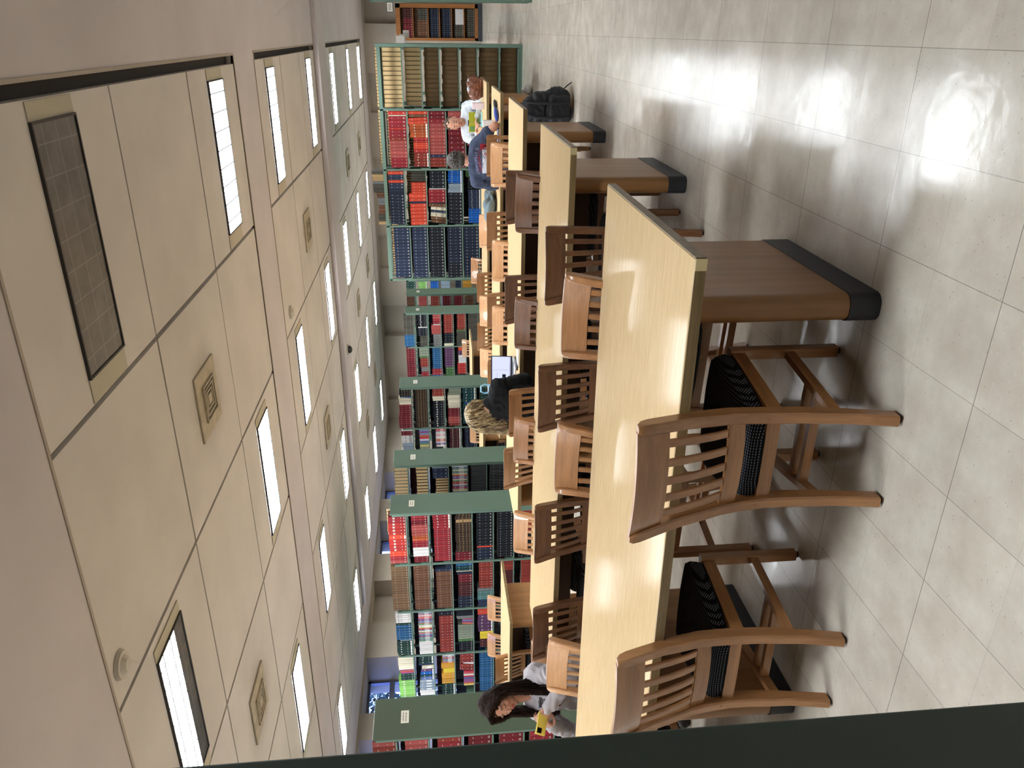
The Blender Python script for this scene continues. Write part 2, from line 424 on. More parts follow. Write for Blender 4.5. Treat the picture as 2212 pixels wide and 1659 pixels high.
# ---------------------------------------------------------------- tables
M_lam = nmat('table_laminate', (206, 178, 134), 0.3, 0.0, coat=0.14); M_lam.node_tree.nodes['Principled BSDF'].inputs['Coat Roughness'].default_value = 0.10
t = NT(M_lam); v = t.coord('Object', (0.6, 6, 6)); n1 = t.noise(v, 9, 4, .6); v2 = t.coord('Object', (4, 120, 60)); n2 = t.noise(v2, 6, 2)
t.l(t.ramp(t.math('ADD', t.math('MULTIPLY', n1, .55), t.math('MULTIPLY', n2, .45)), [(.35, (198, 170, 130)), (.65, (216, 190, 150))]), t.b.inputs['Base Color'])
t.l(t.math('ADD', 0.09, t.math('MULTIPLY', t.noise(t.coord(), 6, 3), 0.10)), t.b.inputs['Roughness'])
M_tedge = wood('table_edge', (134, 112, 74), (104, 84, 52), 'x', 0.45)
M_tpan = wood('table_leg_panel', (156, 112, 66), (134, 92, 50), 'z', 0.42, 0.1, 0.8)
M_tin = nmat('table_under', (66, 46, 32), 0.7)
M_kick = mottled('kick_rubber', (42, 45, 50), 0.1, 8, 0.55)
M_chip = nmat('chipped_wood', (196, 178, 132), 0.8)
def round_panel(x0, x1, y0, y1, z0, z1, r=0.04, seg=6):
    ring = []
    for (cx, cy, a0) in ((x1 - r, y0 + r, -PI / 2), (x1 - r, y1 - r, 0), (x0 + r, y1 - r, PI / 2), (x0 + r, y0 + r, PI)):
        for k in range(seg + 1):
            a = a0 + PI / 2 * k / seg; ring.append((cx + r * math.cos(a), cy + r * math.sin(a)))
    m = MB(); m.loft([[(x, y, z) for x, y in ring] for z in (z0, z1)]); return m
def table(xr, yf, L, label, D=1.21, legs=(0.02, 0.5, 0.98), chip=False):
    """origin: floor under the front right corner"""
    t = empty('library_table', (xr, yf, 0)); tag(t, label, 'table', 'long laminate reading tables')
    m = MB(); m.rbox(-L, 0, 0, D, 0.704, 0.74, 0.0025, 1); tt = m.obj('tabletop', M_lam, t)
    m = MB(); m.box(-L + .002, -.002, -0.004, 0.0, 0.704, 0.7375); m.box(-L + .002, -.002, D, D + .004, 0.704, 0.7375); m.box(0, .004, 0.0, D, .704, .7375); m.box(-L - .004, -L, 0, D, .704, .7375)
    m.obj('edge_band', M_tedge, tt)
    if chip:
        m = MB(); m.box(-0.035, .0015, -0.0065, -0.0035, .704, .7385); m.obj('chipped_corner', M_chip, tt)
    m = MB()
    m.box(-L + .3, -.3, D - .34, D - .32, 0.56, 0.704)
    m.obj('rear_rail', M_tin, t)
    for i, u in enumerate((0.245, L / 2, L - 0.245)):
        if i == 1 and L < 3: continue
        m = round_panel(-u - .048, -u + .048, 0.215, D - 0.2, 0.0, 0.704); m.v = [(a, b_, max(c, 0.10)) for a, b_, c in m.v]
        p = m.obj('leg_panel', M_tpan, t, True)
        m = round_panel(-u - .051, -u + .051, 0.212, D - 0.197, 0.0, 0.108); m.obj('kick_base', M_kick, p, True)
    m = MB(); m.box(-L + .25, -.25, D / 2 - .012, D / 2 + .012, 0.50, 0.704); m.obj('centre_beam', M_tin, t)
    return t
TX = -0.575; TL = 4.15
TY = [2.15, 4.32, 6.60, 8.75, 10.85]
rowname = ['nearest', 'second nearest', 'middle', 'fourth nearest', 'farthest']
table(-0.6, TY[0], TL, 'long pale laminate table nearest the camera with a chipped corner', chip=True)
table(TX, TY[1], TL, 'long pale laminate table in the second row, behind the nearest table', chip=True)
table(TX, TY[2], TL, 'long pale laminate table in the middle row, carrying the open laptop')
table(-0.6, TY[3], TL, 'long pale laminate table in the fourth row, with the man in the navy t-shirt', D=1.21)
table(-0.61, TY[4], TL, 'long pale laminate table in the farthest row, carrying the brown leather bag')
table(-6.46, 7.26, 3.2, 'laminate table beside the stacks at left, end panel facing the aisle')
table(-6.44, 12.08, 3.2, 'laminate table between the stacks behind the blonde-haired person')
table(-6.3, 15.75, 3.2, 'laminate table far back between the stacks, barely showing past a shelf end')
# ---------------------------------------------------------------- chairs
TONES = {'mid': ((180, 130, 86), (152, 106, 66)), 'light': ((212, 164, 120), (188, 140, 98)), 'dark': ((134, 92, 62), (106, 70, 46))}
for k, (c1, c2) in TONES.items():
    for ax in 'xyz': wood(f'chair_wood_{k}_{ax}', c1, c2, ax, 0.3, 0.3)
WX, WY, WZ = MATS['chair_wood_mid_x'], MATS['chair_wood_mid_y'], MATS['chair_wood_mid_z']
M_fab = nmat('dashed_fabric', (16, 17, 22), 0.9, 0.2); t = NT(M_fab)
tc = t.n('ShaderNodeTexCoord'); sp = t.n('ShaderNodeSeparateXYZ'); t.l(tc.outputs['Object'], sp.inputs[0])
fa = t.math('FRACT', t.math('MULTIPLY', t.math('ADD', sp.outputs[0], 5), 95)); 
fb = t.math('FRACT', t.math('MULTIPLY', t.math('ADD', t.math('ADD', sp.outputs[1], t.math('MULTIPLY', sp.outputs[2], 1.0)), 5), 88))
dash = t.math('MULTIPLY', t.math('LESS_THAN', fa, .55), t.math('LESS_THAN', fb, .28))
t.l(t.mix(dash, (14, 15, 20), (128, 132, 142)), t.b.inputs['Base Color'])
M_glide = nmat('glide', (20, 20, 20), 0.5)
def post_y(z):       # back post side profile
    pts = [(0, 0.0), (.15, .028), (.30, .045), (.43, .048), (.55, .036), (.70, -.005), (.82, -.05), (.90, -.082)]
    for (a, ya), (c, yc) in zip(pts, pts[1:]):
        if z <= c: u = (z - a) / (c - a); return ya + (yc - ya) * u
    return pts[-1][1]
def post_x(z): return 0.155 + 0.008 * (z / .43) if z < .43 else 0.163 + (z - .43) / .47 * 0.036
def make_chair():
    t = empty('library_chair')
    for s in (-1, 1):
        m = MB(); rings = []
        for z in (0.012, .08, .16, .24, .32, .40, .48, .56, .64, .72, .80, .86, .885, .898):
            k = 1.0 if z < .87 else (.9 if z < .89 else .6)
            dy = 0.029 if .2 < z < .7 else .025
            rings.append(crect(s * post_x(z), post_y(z), z, 0.0200 * k, dy * k, .006))
        m.loft(rings); m.ell((s * (post_x(.437) + .0), post_y(.437) - .029, .437), (.008, .005, .008), None, 8, 5)
        m.obj('back_leg', WZ, t, True)
        m = MB(); m.loft([crect(s * .222, .44, z, .0205, .0205, .004) for z in (.012, .2, .425)]); m.obj('front_leg', WZ, t, True)
        m = MB(); m.cyl(s * .155, 0, 0, .014, .013); m.cyl(s * .222, .44, 0, .014, .013); m.obj('glide', M_glide, t)
        # side seat rail and side stretcher (run back post -> front leg)
        for (z0, z1, nm) in ((.372, .422, 'side_rail'), (.182, .218, 'side_stretcher')):
            m = MB(); xa, ya = s * .163, post_y((z0 + z1) / 2); xb, yb = s * .222, .44
            w = .0125
            m.loft([[(xa - w, ya, z0), (xa + w, ya, z0), (xa + w, ya, z1), (xa - w, ya, z1)], [(xb - w, yb, z0), (xb + w, yb, z0), (xb + w, yb, z1), (xb - w, yb, z1)]])
            m.obj(nm, WY, t)
    # curved rails between the posts
    def rail(name, za, zb, th, dip, n=9, pad=0.0, rnd=0):
        m = MB(); R = []
        for i in range(n):
            u = -1 + 2 * i / (n - 1)
            zc = (za + zb) / 2; hx = post_x(zc) - .012 + pad
            oy = -dip * (1 - u * u)
            ya, yb = post_y(za) + oy, post_y(min(zb, .9)) + oy
            R.append([(u * (post_x(za) - .012 + pad), ya - th, za), (u * (post_x(za) - .012 + pad), ya + th, za), (u * (post_x(min(zb, .9)) - .012 + pad), yb + th, zb), (u * (post_x(min(zb, .9)) - .012 + pad), yb - th, zb)])
        m.loft(R); return m.obj(name, WX, t, True)
    tr_ = rail('top_rail', .785, .90, .011, .028)
    rail('bottom_rail', .508, .565, .010, .022)
    rail('back_seat_rail', .385, .43, .010, .004)
    m = MB(); m.box(-.21, .21, .43, .452, .375, .42); m.obj('front_rail', WX, t)
    for i, y in enumerate((.17, .235)):
        hx = .163 + (y / .44) * .059
        m = MB(); m.box(-hx + .01, hx - .01, y - .012, y + .012, .184, .216); m.obj('cross_stretcher', WX, t)
    for i in range(5):
        u = (-2 + i) / 2.75
        m = MB(); R = []
        for z in (.56, .62, .68, .74, .79):
            x = u * (post_x(z) - .012); oy = -.028 * (1 - u * u) * (0.75 + .25 * (z - .56) / .23)
            R.append(crect(x, post_y(z) + oy - .012 * math.sin((z - .56) / .23 * PI), z, .0140, .0065, .003))
        m.loft(R); m.obj('back_slat', WZ, t, True)
    # cushion
    m = MB(); R = []
    def ringat(z, k):
        pts = []
        for (x, y) in ((-.15, .05), (-.08, .035), (.08, .035), (.15, .05), (.19, .16), (.222, .32), (.228, .42), (.19, .475), (.08, .49), (-.08, .49), (-.19, .475), (-.228, .42), (-.222, .32), (-.19, .16)):
            cx, cy = 0, .27; pts.append((cx + (x - cx) * k, cy + (y - cy) * k, z + (.012 * math.sin(y * 6) if z > .46 else 0)))
        return pts
    for z, k in ((.415, .90), (.43, .985), (.455, 1.0), (.475, .97), (.488, .85), (.494, .6), (.497, .25)): R.append(ringat(z, k))
    m.loft(R); m.obj('seat_cushion', M_fab, t, True)
    return t
chair0 = make_chair(); used0 = [False]
def place_chair(cx, ytop, face, tone, label, rz=0, group='wooden library chairs'):
    """ytop: where the top rail stands; face +1 looks to +y (its back to the camera)"""
    sw = None if tone == 'mid' else {f'chair_wood_mid_{a}': f'chair_wood_{tone}_{a}' for a in 'xyz'}
    o = copy_tree(chair0, None, sw)
    o.location = (cx, ytop + face * 0.08, 0); o.rotation_euler = (0, 0, (0 if face > 0 else PI) + rz)
    tag(o, label, 'chair', group); return o
CH = [  # x
 (-4.12, 4.18, -1, 'mid', 'wooden chair on which the long-haired woman with the phone sits', .42),
 (-1.26, 12.85, -1, 'mid', 'wooden chair on which the man in white sits', 0),
 (-1.30, 2.05, 1, 'mid', 'wooden slatted chair in full view, on the near side of the nearest table, right one', 0.0),
 (-2.24, 2.06, 1, 'mid', 'wooden slatted chair in full view, left one, beside the dark green panel', 0.0),
 (-1.23, 3.44, -1, 'mid', 'wooden chair at the far side of nearest table, rightmost of its three', -.1),
 (-2.03, 3.49, -1, 'mid', 'wooden chair at the far side of nearest table, middle of its three', -.08),
 (-3.46, 3.51, -1, 'light', 'light wooden chair on the nearest table, in front of the woman with the phone', -.08),
 (-1.17, 4.07, 1, 'dark', 'dark wooden chair drawn out from the second table, its near side, rightmost', .1),
 (-2.04, 4.22, 1, 'dark', 'dark wooden chair at the near side of second table, second from the right', .07),
 (-3.03, 4.22, 1, 'dark', 'dark wooden chair at the near side of second table, third from the right', .07),
 (-3.85, 4.19, 1, 'dark', 'dark wooden chair at the near side of second table, leftmost', .07),
 (-1.13, 5.59, -1, 'dark', 'dark grained wooden chair at the far side of second table, rightmost', -.1),
 (-2.03, 5.56, -1, 'dark', 'dark wavy-grained chair at the far side of second table, second from the right', -.1),
 (-3.03, 5.54, -1, 'mid', 'wooden chair at the far side of second table, third from the right', -.08),
 (-3.87, 5.46, -1, 'light', 'light wooden chair at the far side of second table, leftmost', -.08),
 (-1.24, 6.37, 1, 'dark', 'dark wooden chair at the near side of middle table, rightmost', .05),
 (-2.13, 6.41, 1, 'dark', 'dark wooden chair at the near side of middle table, second from the right', .05),
 (-3.01, 5.97, 1, 'mid', 'wooden chair occupied by the blonde-haired person in black', .05),
 (-3.83, 6.42, 1, 'mid', 'wooden chair at the near side of middle table, leftmost', .05),
 (-1.22, 7.98, -1, 'light', 'light wooden chair, far side of middle table, right behind the man in navy', 0),
 (-2.16, 7.82, -1, 'light', 'light wooden chair at the far side of middle table, middle of its three', 0),
 (-2.86, 7.80, -1, 'light', 'light wooden chair at the far side of middle table, leftmost of its three', 0),
 (-1.22, 8.58, 1, 'mid', 'wooden chair occupied by the man in the navy t-shirt', 0),
 (-2.05, 8.63, 1, 'mid', 'wooden chair at the near side of fourth table, beside the grey jacket', 0),
 (-2.99, 8.62, 1, 'mid', 'wooden chair at the near side of fourth table, second from the left', 0),
 (-3.83, 8.60, 1, 'mid', 'wooden chair at the near side of fourth table, leftmost, behind the laptop', 0),
 (-1.30, 10.08, -1, 'light', 'light wooden chair, far side of fourth table, half hidden by the man in navy', 0),
 (-2.37, 10.02, -1, 'light', 'light wooden chair at the far side of fourth table, behind the grey jacket', 0),
 (-3.48, 10.08, -1, 'light', 'light wooden chair at the far side of fourth table, second from the left', 0),
 (-4.25, 10.08, -1, 'light', 'light wooden chair at the far side of fourth table, leftmost', 0),
 (-1.55, 10.72, 1, 'mid', 'wooden chair at the near side of farthest table, facing the reading man', 0),
 (-3.35, 10.70, 1, 'mid', 'wooden chair at the near side of farthest table, second from the left', 0),
 (-4.10, 10.70, 1, 'mid', 'wooden chair at the near side of farthest table, leftmost', 0),
 (-3.57, 12.35, -1, 'mid', 'wooden chair at the far side of farthest table, before the dark blue volumes', 0),
 (-7.54, 8.83, -1, 'light', 'light wooden chair at the left side table, nearer its end panel', 0),
 (-8.25, 8.86, -1, 'light', 'light wooden chair at the left side table, farther from its end panel', 0),
 (-7.36, 7.42, 1, 'mid', 'wooden chair at the near side of left side table, above the woman with the phone', 0),
 (-7.28, 13.70, -1, 'light', 'small light wooden chair beyond the head of the blonde-haired person', 0),
 (-6.90, 17.3, -1, 'light', 'small light wooden chair far back between the stacks', 0),
]
for c in CH: place_chair(*c)
for o in [x for x in bpy.data.objects if x.parent == chair0] + [chair0]: bpy.data.objects.remove(o)
# ---------------------------------------------------------------- steel shelving
M_green = mottled('green_steel', (92, 116, 103), 0.03, 2, 0.5, 0.04, 300)
M_green2 = mottled('green_steel_end', (84, 108, 92), 0.02, 2, 0.55, 0.03, 300)
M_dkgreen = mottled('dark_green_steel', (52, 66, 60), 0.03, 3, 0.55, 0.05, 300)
M_label = nmat('paper_label', (226, 224, 212), 0.7); M_ink = nmat('ink', (70, 68, 70), 0.8)
BAY = 0.935; SH = 2.3; UW = .013
def label_card(parent, x, y, z, axis='x', w=.17, h=.085):
    m = MB(); k = MB()
    if axis == 'x':
        m.rbox(x, x + .006, y - w / 2, y + w / 2, z - h / 2, z + h / 2, .002, 1)
        for i in range(2):
            for j in range(9): k.box(x + .0055, x + .007, y - w * .36 + j * w * .08, y - w * .36 + j * w * .08 + w * (.05 if (i + j) % 3 else .03), z + .012 - i * .028, z + .022 - i * .028)
    else:
        m.rbox(x - w / 2, x + w / 2, y - .006, y, z - h / 2, z + h / 2, .002, 1)
        for i in range(2):
            for j in range(9): k.box(x - w * .36 + j * w * .08, x - w * .36 + j * w * .08 + w * .05, y - .007, y - .0055, z + .012 - i * .028, z + .022 - i * .028)
    o = m.obj('range_label', M_label, parent); k.obj('lettering', M_ink, o); return o
def stack(x0, y0, nbay, levels, label, depth=0.52, endpanel=True, card=None, green=None, top=True, backshelf=True, y1=None, H=SH):
    """x0: right end, y0: front face; bays run to -x.  levels: list (per bay) of shelf heights"""
    t = empty('book_stack', (x0, y0, 0)); tag(t, label, 'bookshelf', 'green steel book stacks')
    m = MB(); G = green or M_green
    for i in range(nbay + 1):
        x = -i * BAY
        for y in (0.0, depth - .03):
            m.box(x - UW, x + UW, y, y + .03, 0, H - .03)
        m.box(x - .012, x + .012, depth / 2 - .02, depth / 2 + .02, 0, H - .03)
    m.obj('upright', G, t)
    if top:
        m = MB(); m.box(-nbay * BAY - .02, .02, 0, .012, H - .075, H - .02); m.box(-nbay * BAY - .02, .02, depth - .012, depth, H - .075, H - .02)
        m.obj('top_rail', G, t)
    for bi in range(nbay):
        lv = levels[bi % len(levels)]
        for z in lv:
            m = MB(); m.box(-(bi + 1) * BAY + .024, -bi * BAY - .024, .004, depth / 2 - .015, z - .012, z)
            m.box(-(bi + 1) * BAY + .024, -bi * BAY - .024, .002, .006, z - .017, z + .001)
            m.box(-(bi + 1) * BAY + .014, -(bi + 1) * BAY + .026, .01, depth / 2 - .02, z - .01, z + .13)
            m.obj('shelf', G, t)
            if backshelf:
                z2 = z + .06
                m = MB(); m.box(-(bi + 1) * BAY + .024, -bi * BAY - .024, depth / 2 + .015, depth - .004, z2 - .012, z2); m.obj('shelf', G, t)
    m = MB(); m.box(-nbay * BAY, 0, 0.01, depth - .01, 0, .055); m.obj('base', G, t)
    if endpanel:
        m = MB(); m.rbox(.022, .045, -.012, depth + .012, 0, H, .004, 1); m.obj('end_panel', M_green2 if endpanel is True else endpanel, t)
    if card: label_card(t, .045, card[0], card[1])
    return t
# ---------------------------------------------------------------- books
M_book = nmat('book_cloth', (128, 128, 128), 0.55, 0.15)
at_ = M_book.node_tree.nodes.new('ShaderNodeAttribute'); at_.attribute_name = 'Col'
M_book.node_tree.links.new(at_.outputs['Color'], M_book.node_tree.nodes['Principled BSDF'].inputs['Base Color'])
BC = {  # colour, words, cover style
 'red': ((178, 52, 48), 'bright red'), 'rr': ((214, 76, 54), 'orange-red'), 'mar': ((116, 34, 42), 'maroon'), 'brd': ((140, 56, 46), 'brick red'),
 'pnk': ((172, 82, 78), 'faded pinkish red'), 'mrd': ((148, 44, 52), 'deep red'), 'org': ((176, 84, 46), 'rust orange'), 'nav': ((44, 54, 78), 'navy blue'),
 'nv2': ((34, 42, 60), 'dark navy'), 'blk': ((24, 28, 34), 'black'), 'bb': ((30, 34, 44), 'blue-black'), 'blu': ((22, 92, 178), 'bright blue'),
 'tbl': ((40, 92, 136), 'steel blue'), 'lbl': ((140, 156, 172), 'pale grey-blue'), 'dgr': ((32, 58, 52), 'dark green'), 'grn': ((70, 110, 62), 'green'),
 'lgr': ((128, 186, 94), 'lime green'), 'tan': ((176, 146, 104), 'tan'), 'brn': ((108, 74, 54), 'brown'), 'bt': ((118, 92, 66), 'olive brown'),
 'crm': ((222, 214, 190), 'cream'), 'wht': ((226, 224, 222), 'white'), 'yel': ((222, 196, 60), 'yellow'), 'oyl': ((202, 148, 52), 'amber'),
 'tel': ((84, 126, 124), 'teal'), 'gry': ((120, 122, 122), 'grey'), 'ggn': ((132, 142, 124), 'grey-green'), 'pur': ((92, 60, 92), 'plum'),
 'mul': (None, 'thin multicoloured'), 'gil': ((58, 46, 38), 'dark gilt-tooled'), 'dk': ((66, 68, 72), 'charcoal'), 'dmr': ((74, 34, 34), 'dark oxblood'),
 'dtl': ((28, 66, 70), 'dark teal'), 'gdk': ((74, 72, 64), 'dark grey-brown')}
MUL = [(214, 120, 120), (120, 140, 180), (226, 206, 120), (222, 222, 226), (150, 90, 140), (110, 150, 120), (200, 110, 80), (90, 110, 160), (230, 226, 210), (190, 60, 80)]
BOOKS = []
def shelf_run(x0, y, z, runs, where, width=BAY - 0.034, gap=.30, lean0=0.0, seed=1):
    """runs right to left: (colour, count, thickness, height, marks[, depth offset])"""
    r = random.Random(seed); x = x0; n = 0
    tot = sum(q[1] * (q[2] + abs(q[6] if len(q) > 6 else 0) * .02) for q in runs); sc = max(.72, min(1.3, width * .985 / tot)) if tot > width * .6 else 1.0
    for run in runs:
        c, cnt, w, h = run[:4]; st = run[4] if len(run) > 4 else 'std'; off = run[5] if len(run) > 5 else 0.0; lean = run[6] if len(run) > 6 else 0.0
        for i in range(cnt):
            ww = w * sc * r.uniform(.93, 1.07)
            if x - ww < x0 - width: return
            base = BC[c][0] if BC[c][0] else MUL[r.randrange(len(MUL))]
            jit = r.uniform(.93, 1.07)
            if c != 'gap':
                BOOKS.append(dict(x=x - ww / 2, y=y + off + r.uniform(0, .006), z=z, w=ww * .965, h=min(h * (1 if st in ('std', 'dots') else r.uniform(.96, 1.03)), gap), d=.18, lean=lean, col=tuple(min(255, q * jit * .86) for q in base),
                                  st=st, words=BC[c][1], n=n, where=where, seed=r.randrange(9999)))
            n += 1; x -= ww + (abs(lean) * .02)
def book_mesh(mb, B, local=False):
    w, h, d, st = B['w'], B['h'], B['d'], B['st']; r = random.Random(B['seed'])
    cl = lin(B['col']); dkc = tuple(c * .55 for c in cl[:3]) + (1,)
    mark = lin((168, 166, 158)) if sum(B['col']) < 420 else lin((110, 96, 96))
    rows = [(0, h, None, 0)]
    def R(*m):
        out = []; z = 0
        for (a, b_, c, f) in sorted(m): out += [(z, a * h, None, 0), (a * h, b_ * h, c, f)]; z = b_ * h
        out.append((z, h, None, 0)); return out
    if st == 'std': rows = R((.10, .13, mark, .5), (.15, .17, mark, .42), (.42, .445, mark, .22), (.79, .82, mark, .34))
    elif st == 'dots': rows = R((.08, .105, mark, .6), (.34, .365, mark, .2), (.74, .79, mark, .16))
    elif st == 'lab': rows = R((.04, .12, lin((224, 222, 214)), .9), (.30, .33, mark, .4), (.70, .76, mark, .5))
    elif st == 'gilt': rows = R((.12, .15, lin((120, 98, 62)), 1), (.3, .33, lin((120, 98, 62)), 1), (.5, .58, lin((104, 84, 54)), .8), (.75, .78, lin((120, 98, 62)), 1))
    elif st == 'thin': rows = R((.2, .55, lin((236, 234, 228)), .35), (.8, .84, mark, .6))
    elif st == 'band': rows = R((.1, .32, dkc, 1), (.6, .66, mark, .5))
    elif st == 'page': rows = [(0, h, None, 0)]
    elif st == 'bold': rows = R((.06, .1, mark, .6), (.25, .28, mark, .4), (.62, .74, mark, .6))
    elif st == 'none': pass
    M = Matrix.Rotation(B['lean'], 4, 'Y') if B['lean'] else Matrix.Identity(4)
    T = Matrix.Identity(4) if local else Matrix.Translation((B['x'], B['y'], B['z']))
    if B['lean']: T = T @ Matrix.Translation((0, 0, abs(math.sin(B['lean'])) * w / 2))
    T = T @ M
    def add(vs, f, c): mb.add([T @ Vector(v) for v in vs], f, None, c)
    bul = min(.006, w * .16)
    if st == 'page':           # fore-edge toward us: page block between two boards
        add([(-w / 2, 0, 0), (w / 2, 0, 0), (w / 2, d, 0), (-w / 2, d, 0), (-w / 2, 0, h), (w / 2, 0, h), (w / 2, d, h), (-w / 2, d, h)], [(1, 2, 6, 5), (3, 0, 4, 7), (2, 3, 7, 6), (0, 3, 2, 1), (4, 5, 6, 7)], dkc)
        t = .005; add([(-w / 2, 0, 0), (-w / 2 + t, 0, 0), (-w / 2 + t, 0, h), (-w / 2, 0, h), (w / 2 - t, 0, 0), (w / 2, 0, 0), (w / 2, 0, h), (w / 2 - t, 0, h)], [(0, 1, 2, 3), (4, 5, 6, 7)], dkc)
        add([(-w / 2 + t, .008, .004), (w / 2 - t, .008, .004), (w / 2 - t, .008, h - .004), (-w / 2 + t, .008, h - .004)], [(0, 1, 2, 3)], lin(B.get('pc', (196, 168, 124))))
        return
    add([(-w / 2, 0, 0), (w / 2, 0, 0), (w / 2, d, 0), (-w / 2, d, 0), (-w / 2, 0, h), (w / 2, 0, h), (w / 2, d, h), (-w / 2, d, h)], [(1, 2, 6, 5), (3, 0, 4, 7), (2, 3, 7, 6), (0, 3, 2, 1)], cl)
    t = min(.004, w * .2)      # boards and the page block on top
    add([(-w / 2, 0, h), (-w / 2 + t, 0, h), (-w / 2 + t, d, h), (-w / 2, d, h), (w / 2 - t, 0, h), (w / 2, 0, h), (w / 2, d, h), (w / 2 - t, d, h)], [(0, 1, 2, 3), (4, 5, 6, 7)], cl)
    add([(-w / 2 + t, 0, h - .002), (w / 2 - t, 0, h - .002), (w / 2 - t, d, h - .002), (-w / 2 + t, d, h - .002)], [(0, 1, 2, 3)], lin((214, 204, 180)))
    for (a, b_, c, f) in rows:
        if b_ - a < 1e-5: continue
        xs = [-w / 2, -w / 2 * (f if c else .5), w / 2 * (f if c else .5), w / 2]
        ysx = [0, -bul, -bul, 0]
        vs = [(x, yy, a) for x, yy in zip(xs, ysx)] + [(x, yy, b_) for x, yy in zip(xs, ysx)]
        add(vs, [(0, 1, 5, 4), (2, 3, 7, 6)], cl); add(vs, [(1, 2, 6, 5)], c or cl)
L_TOP = [.07, .40, .73, 1.055, 1.38, 1.73, 2.067]
# --- the far range of four bays, facing the tables
FY0 = 13.22
lv = [[.07, .372, .724, 1.012, 1.319, 1.602, 1.908], [.07, .30, .62, .927, 1.242, 1.524, 1.868], [.07, .36, .68, .985, 1.269, 1.59, 1.951], [.07, .40, .713, 1.002, 1.313, 1.599, 1.892]]
far = stack(-.225, FY0, 4, lv, 'green steel book stack facing the reading tables, four bays, farthest row of tables in front', endpanel=None)
m = MB(); m.box(-.01, .035, -.005, .525, 0, SH); m.obj('end_panel', M_green, far)
def bx(i): return -.225 - i * BAY - .019
FN = lambda s, b_: f'{ORD[6 - s]} shelf down, {["right", "second", "third", "left"][b_]} bay facing the tables'
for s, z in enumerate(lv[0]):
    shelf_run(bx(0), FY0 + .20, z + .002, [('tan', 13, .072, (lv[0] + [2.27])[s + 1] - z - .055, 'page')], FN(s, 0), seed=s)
F2 = {6: [('red', 1, .062, .28), ('crm', 1, .02, .27, 'none'), ('mrd', 3, .062, .28), ('red', 1, .045, .28), ('mrd', 2, .065, .28), ('brd', 1, .06, .28), ('pnk', 5, .062, .275, 'dots'), ('mrd', 3, .058, .27, 'dots')],
      5: [('rr', 1, .055, .30), ('brn', 1, .05, .30), ('rr', 2, .055, .31, 'std', 0, -.05), ('org', 5, .05, .29, 'lab'), ('red', 2, .045, .24), ('rr', 3, .038, .24), ('red', 1, .07, .24), ('brd', 5, .052, .24, 'lab'), ('blu', 1, .045, .24, 'dots')],
      4: [('mar', 2, .062, .27), ('mrd', 1, .07, .27), ('pnk', 8, .062, .26, 'dots'), ('pnk', 1, .04, .26), ('nav', 1, .055, .26), ('brd', 3, .058, .26, 'dots')],
      3: [('pnk', 3, .062, .27, 'dots'), ('mar', 9, .058, .27)], 2: [('mar', 3, .06, .27), ('brd', 6, .06, .27)], 1: [('brd', 9, .06, .26)], 0: [('mar', 8, .06, .2)]}
F3 = {6: [('rr', 1, .07, .25), ('nav', 2, .045, .25), ('rr', 1, .05, .25), ('nav', 2, .055, .25), ('nv2', 2, .05, .25, 'none'), ('nv2', 10, .055, .245, 'std', 0, .06)],
      5: [('gdk', 4, .05, .24, 'none', .06), ('rr', 2, .05, .24, 'std'), ('rr', 2, .045, .24, 'std'), ('rr', 2, .065, .285, 'std'), ('nav', 2, .016, .28, 'none'), ('rr', 6, .065, .27, 'std', 0, -.02)],
      4: [('bb', 5, .06, .255), ('wht', 1, .018, .27, 'none'), ('mrd', 4, .058, .28), ('nv2', 1, .02, .27, 'none'), ('brn', 1, .065, .28, 'dots', 0, .08), ('crm', 1, .06, .25, 'band', .02, .1), ('nav', 1, .04, .25, 'dots', .02, .1), ('crm', 1, .075, .25, 'band', .02, .12), ('brn', 2, .05, .25, 'band', .02, .14)],
      3: [('blu', 7, .028, .235, 'lab', 0, .05), ('lbl', 5, .03, .235, 'lab'), ('bb', 9, .055, .235, 'std', 0, .03)],
      2: [('grn', 2, .05, .25, 'none', .03), ('blk', 4, .05, .2, 'dots', .03), ('nav', 14, .022, .2, 'lab'), ('blu', 6, .04, .2, 'dots')],
      1: [('crm', 4, .05, .2), ('gdk', 12, .05, .24)], 0: [('nv2', 14, .055, .24)]}
F4 = {6: [('nav', 16, .055, .27)], 5: [('nav', 16, .055, .25)], 4: [('bb', 16, .055, .25)], 3: [('nv2', 12, .055, .25), ('bb', 5, .055, .25)], 2: [('nv2', 16, .055, .26)], 1: [('blk', 16, .055, .27)], 0: [('bb', 15, .055, .24)]}
for b_, D in ((1, F2), (2, F3), (3, F4)):
    for s, runs in D.items(): shelf_run(bx(b_), FY0 + .012, lv[b_][s], runs, FN(s, b_), gap=.34, seed=100 * b_ + s)
# volumes on the opposite face showing above and between
for b_ in range(4):
    for s, z in enumerate(lv[b_]):
        if b_ == 0 or s in (5, 6): 
            if b_: shelf_run(bx(b_), FY0 + .30, z + .061, [('brn', 20, .05, .26, 'page')], FN(s, b_) + ', far face', seed=70 + s + b_)
shelf_run(bx(0), FY0 + .28, SH - .02, [('tan', 40, .07, .05, 'page')], 'along the top, right bay facing the tables', seed=5)
shelf_run(bx(1), FY0 + .28, SH - .02, [('tan', 40, .07, .05, 'page')], 'along the top, second bay facing the tables', seed=6)
shelf_run(bx(2), FY0 + .05, SH - .02, [('gdk', 1, .05, .19, 'none'), ('tan', 2, .05, .19, 'none'), ('gry', 1, .04, .185, 'none'), ('gdk', 2, .06, .18, 'none'), ('brn', 2, .035, .12, 'none'), ('gry', 2, .05, .11, 'none'), ('brn', 3, .045, .11, 'none'), ('gdk', 2, .05, .12, 'none'), ('tan', 1, .05, .12, 'none')], 'along the top, third bay facing the tables', seed=8)
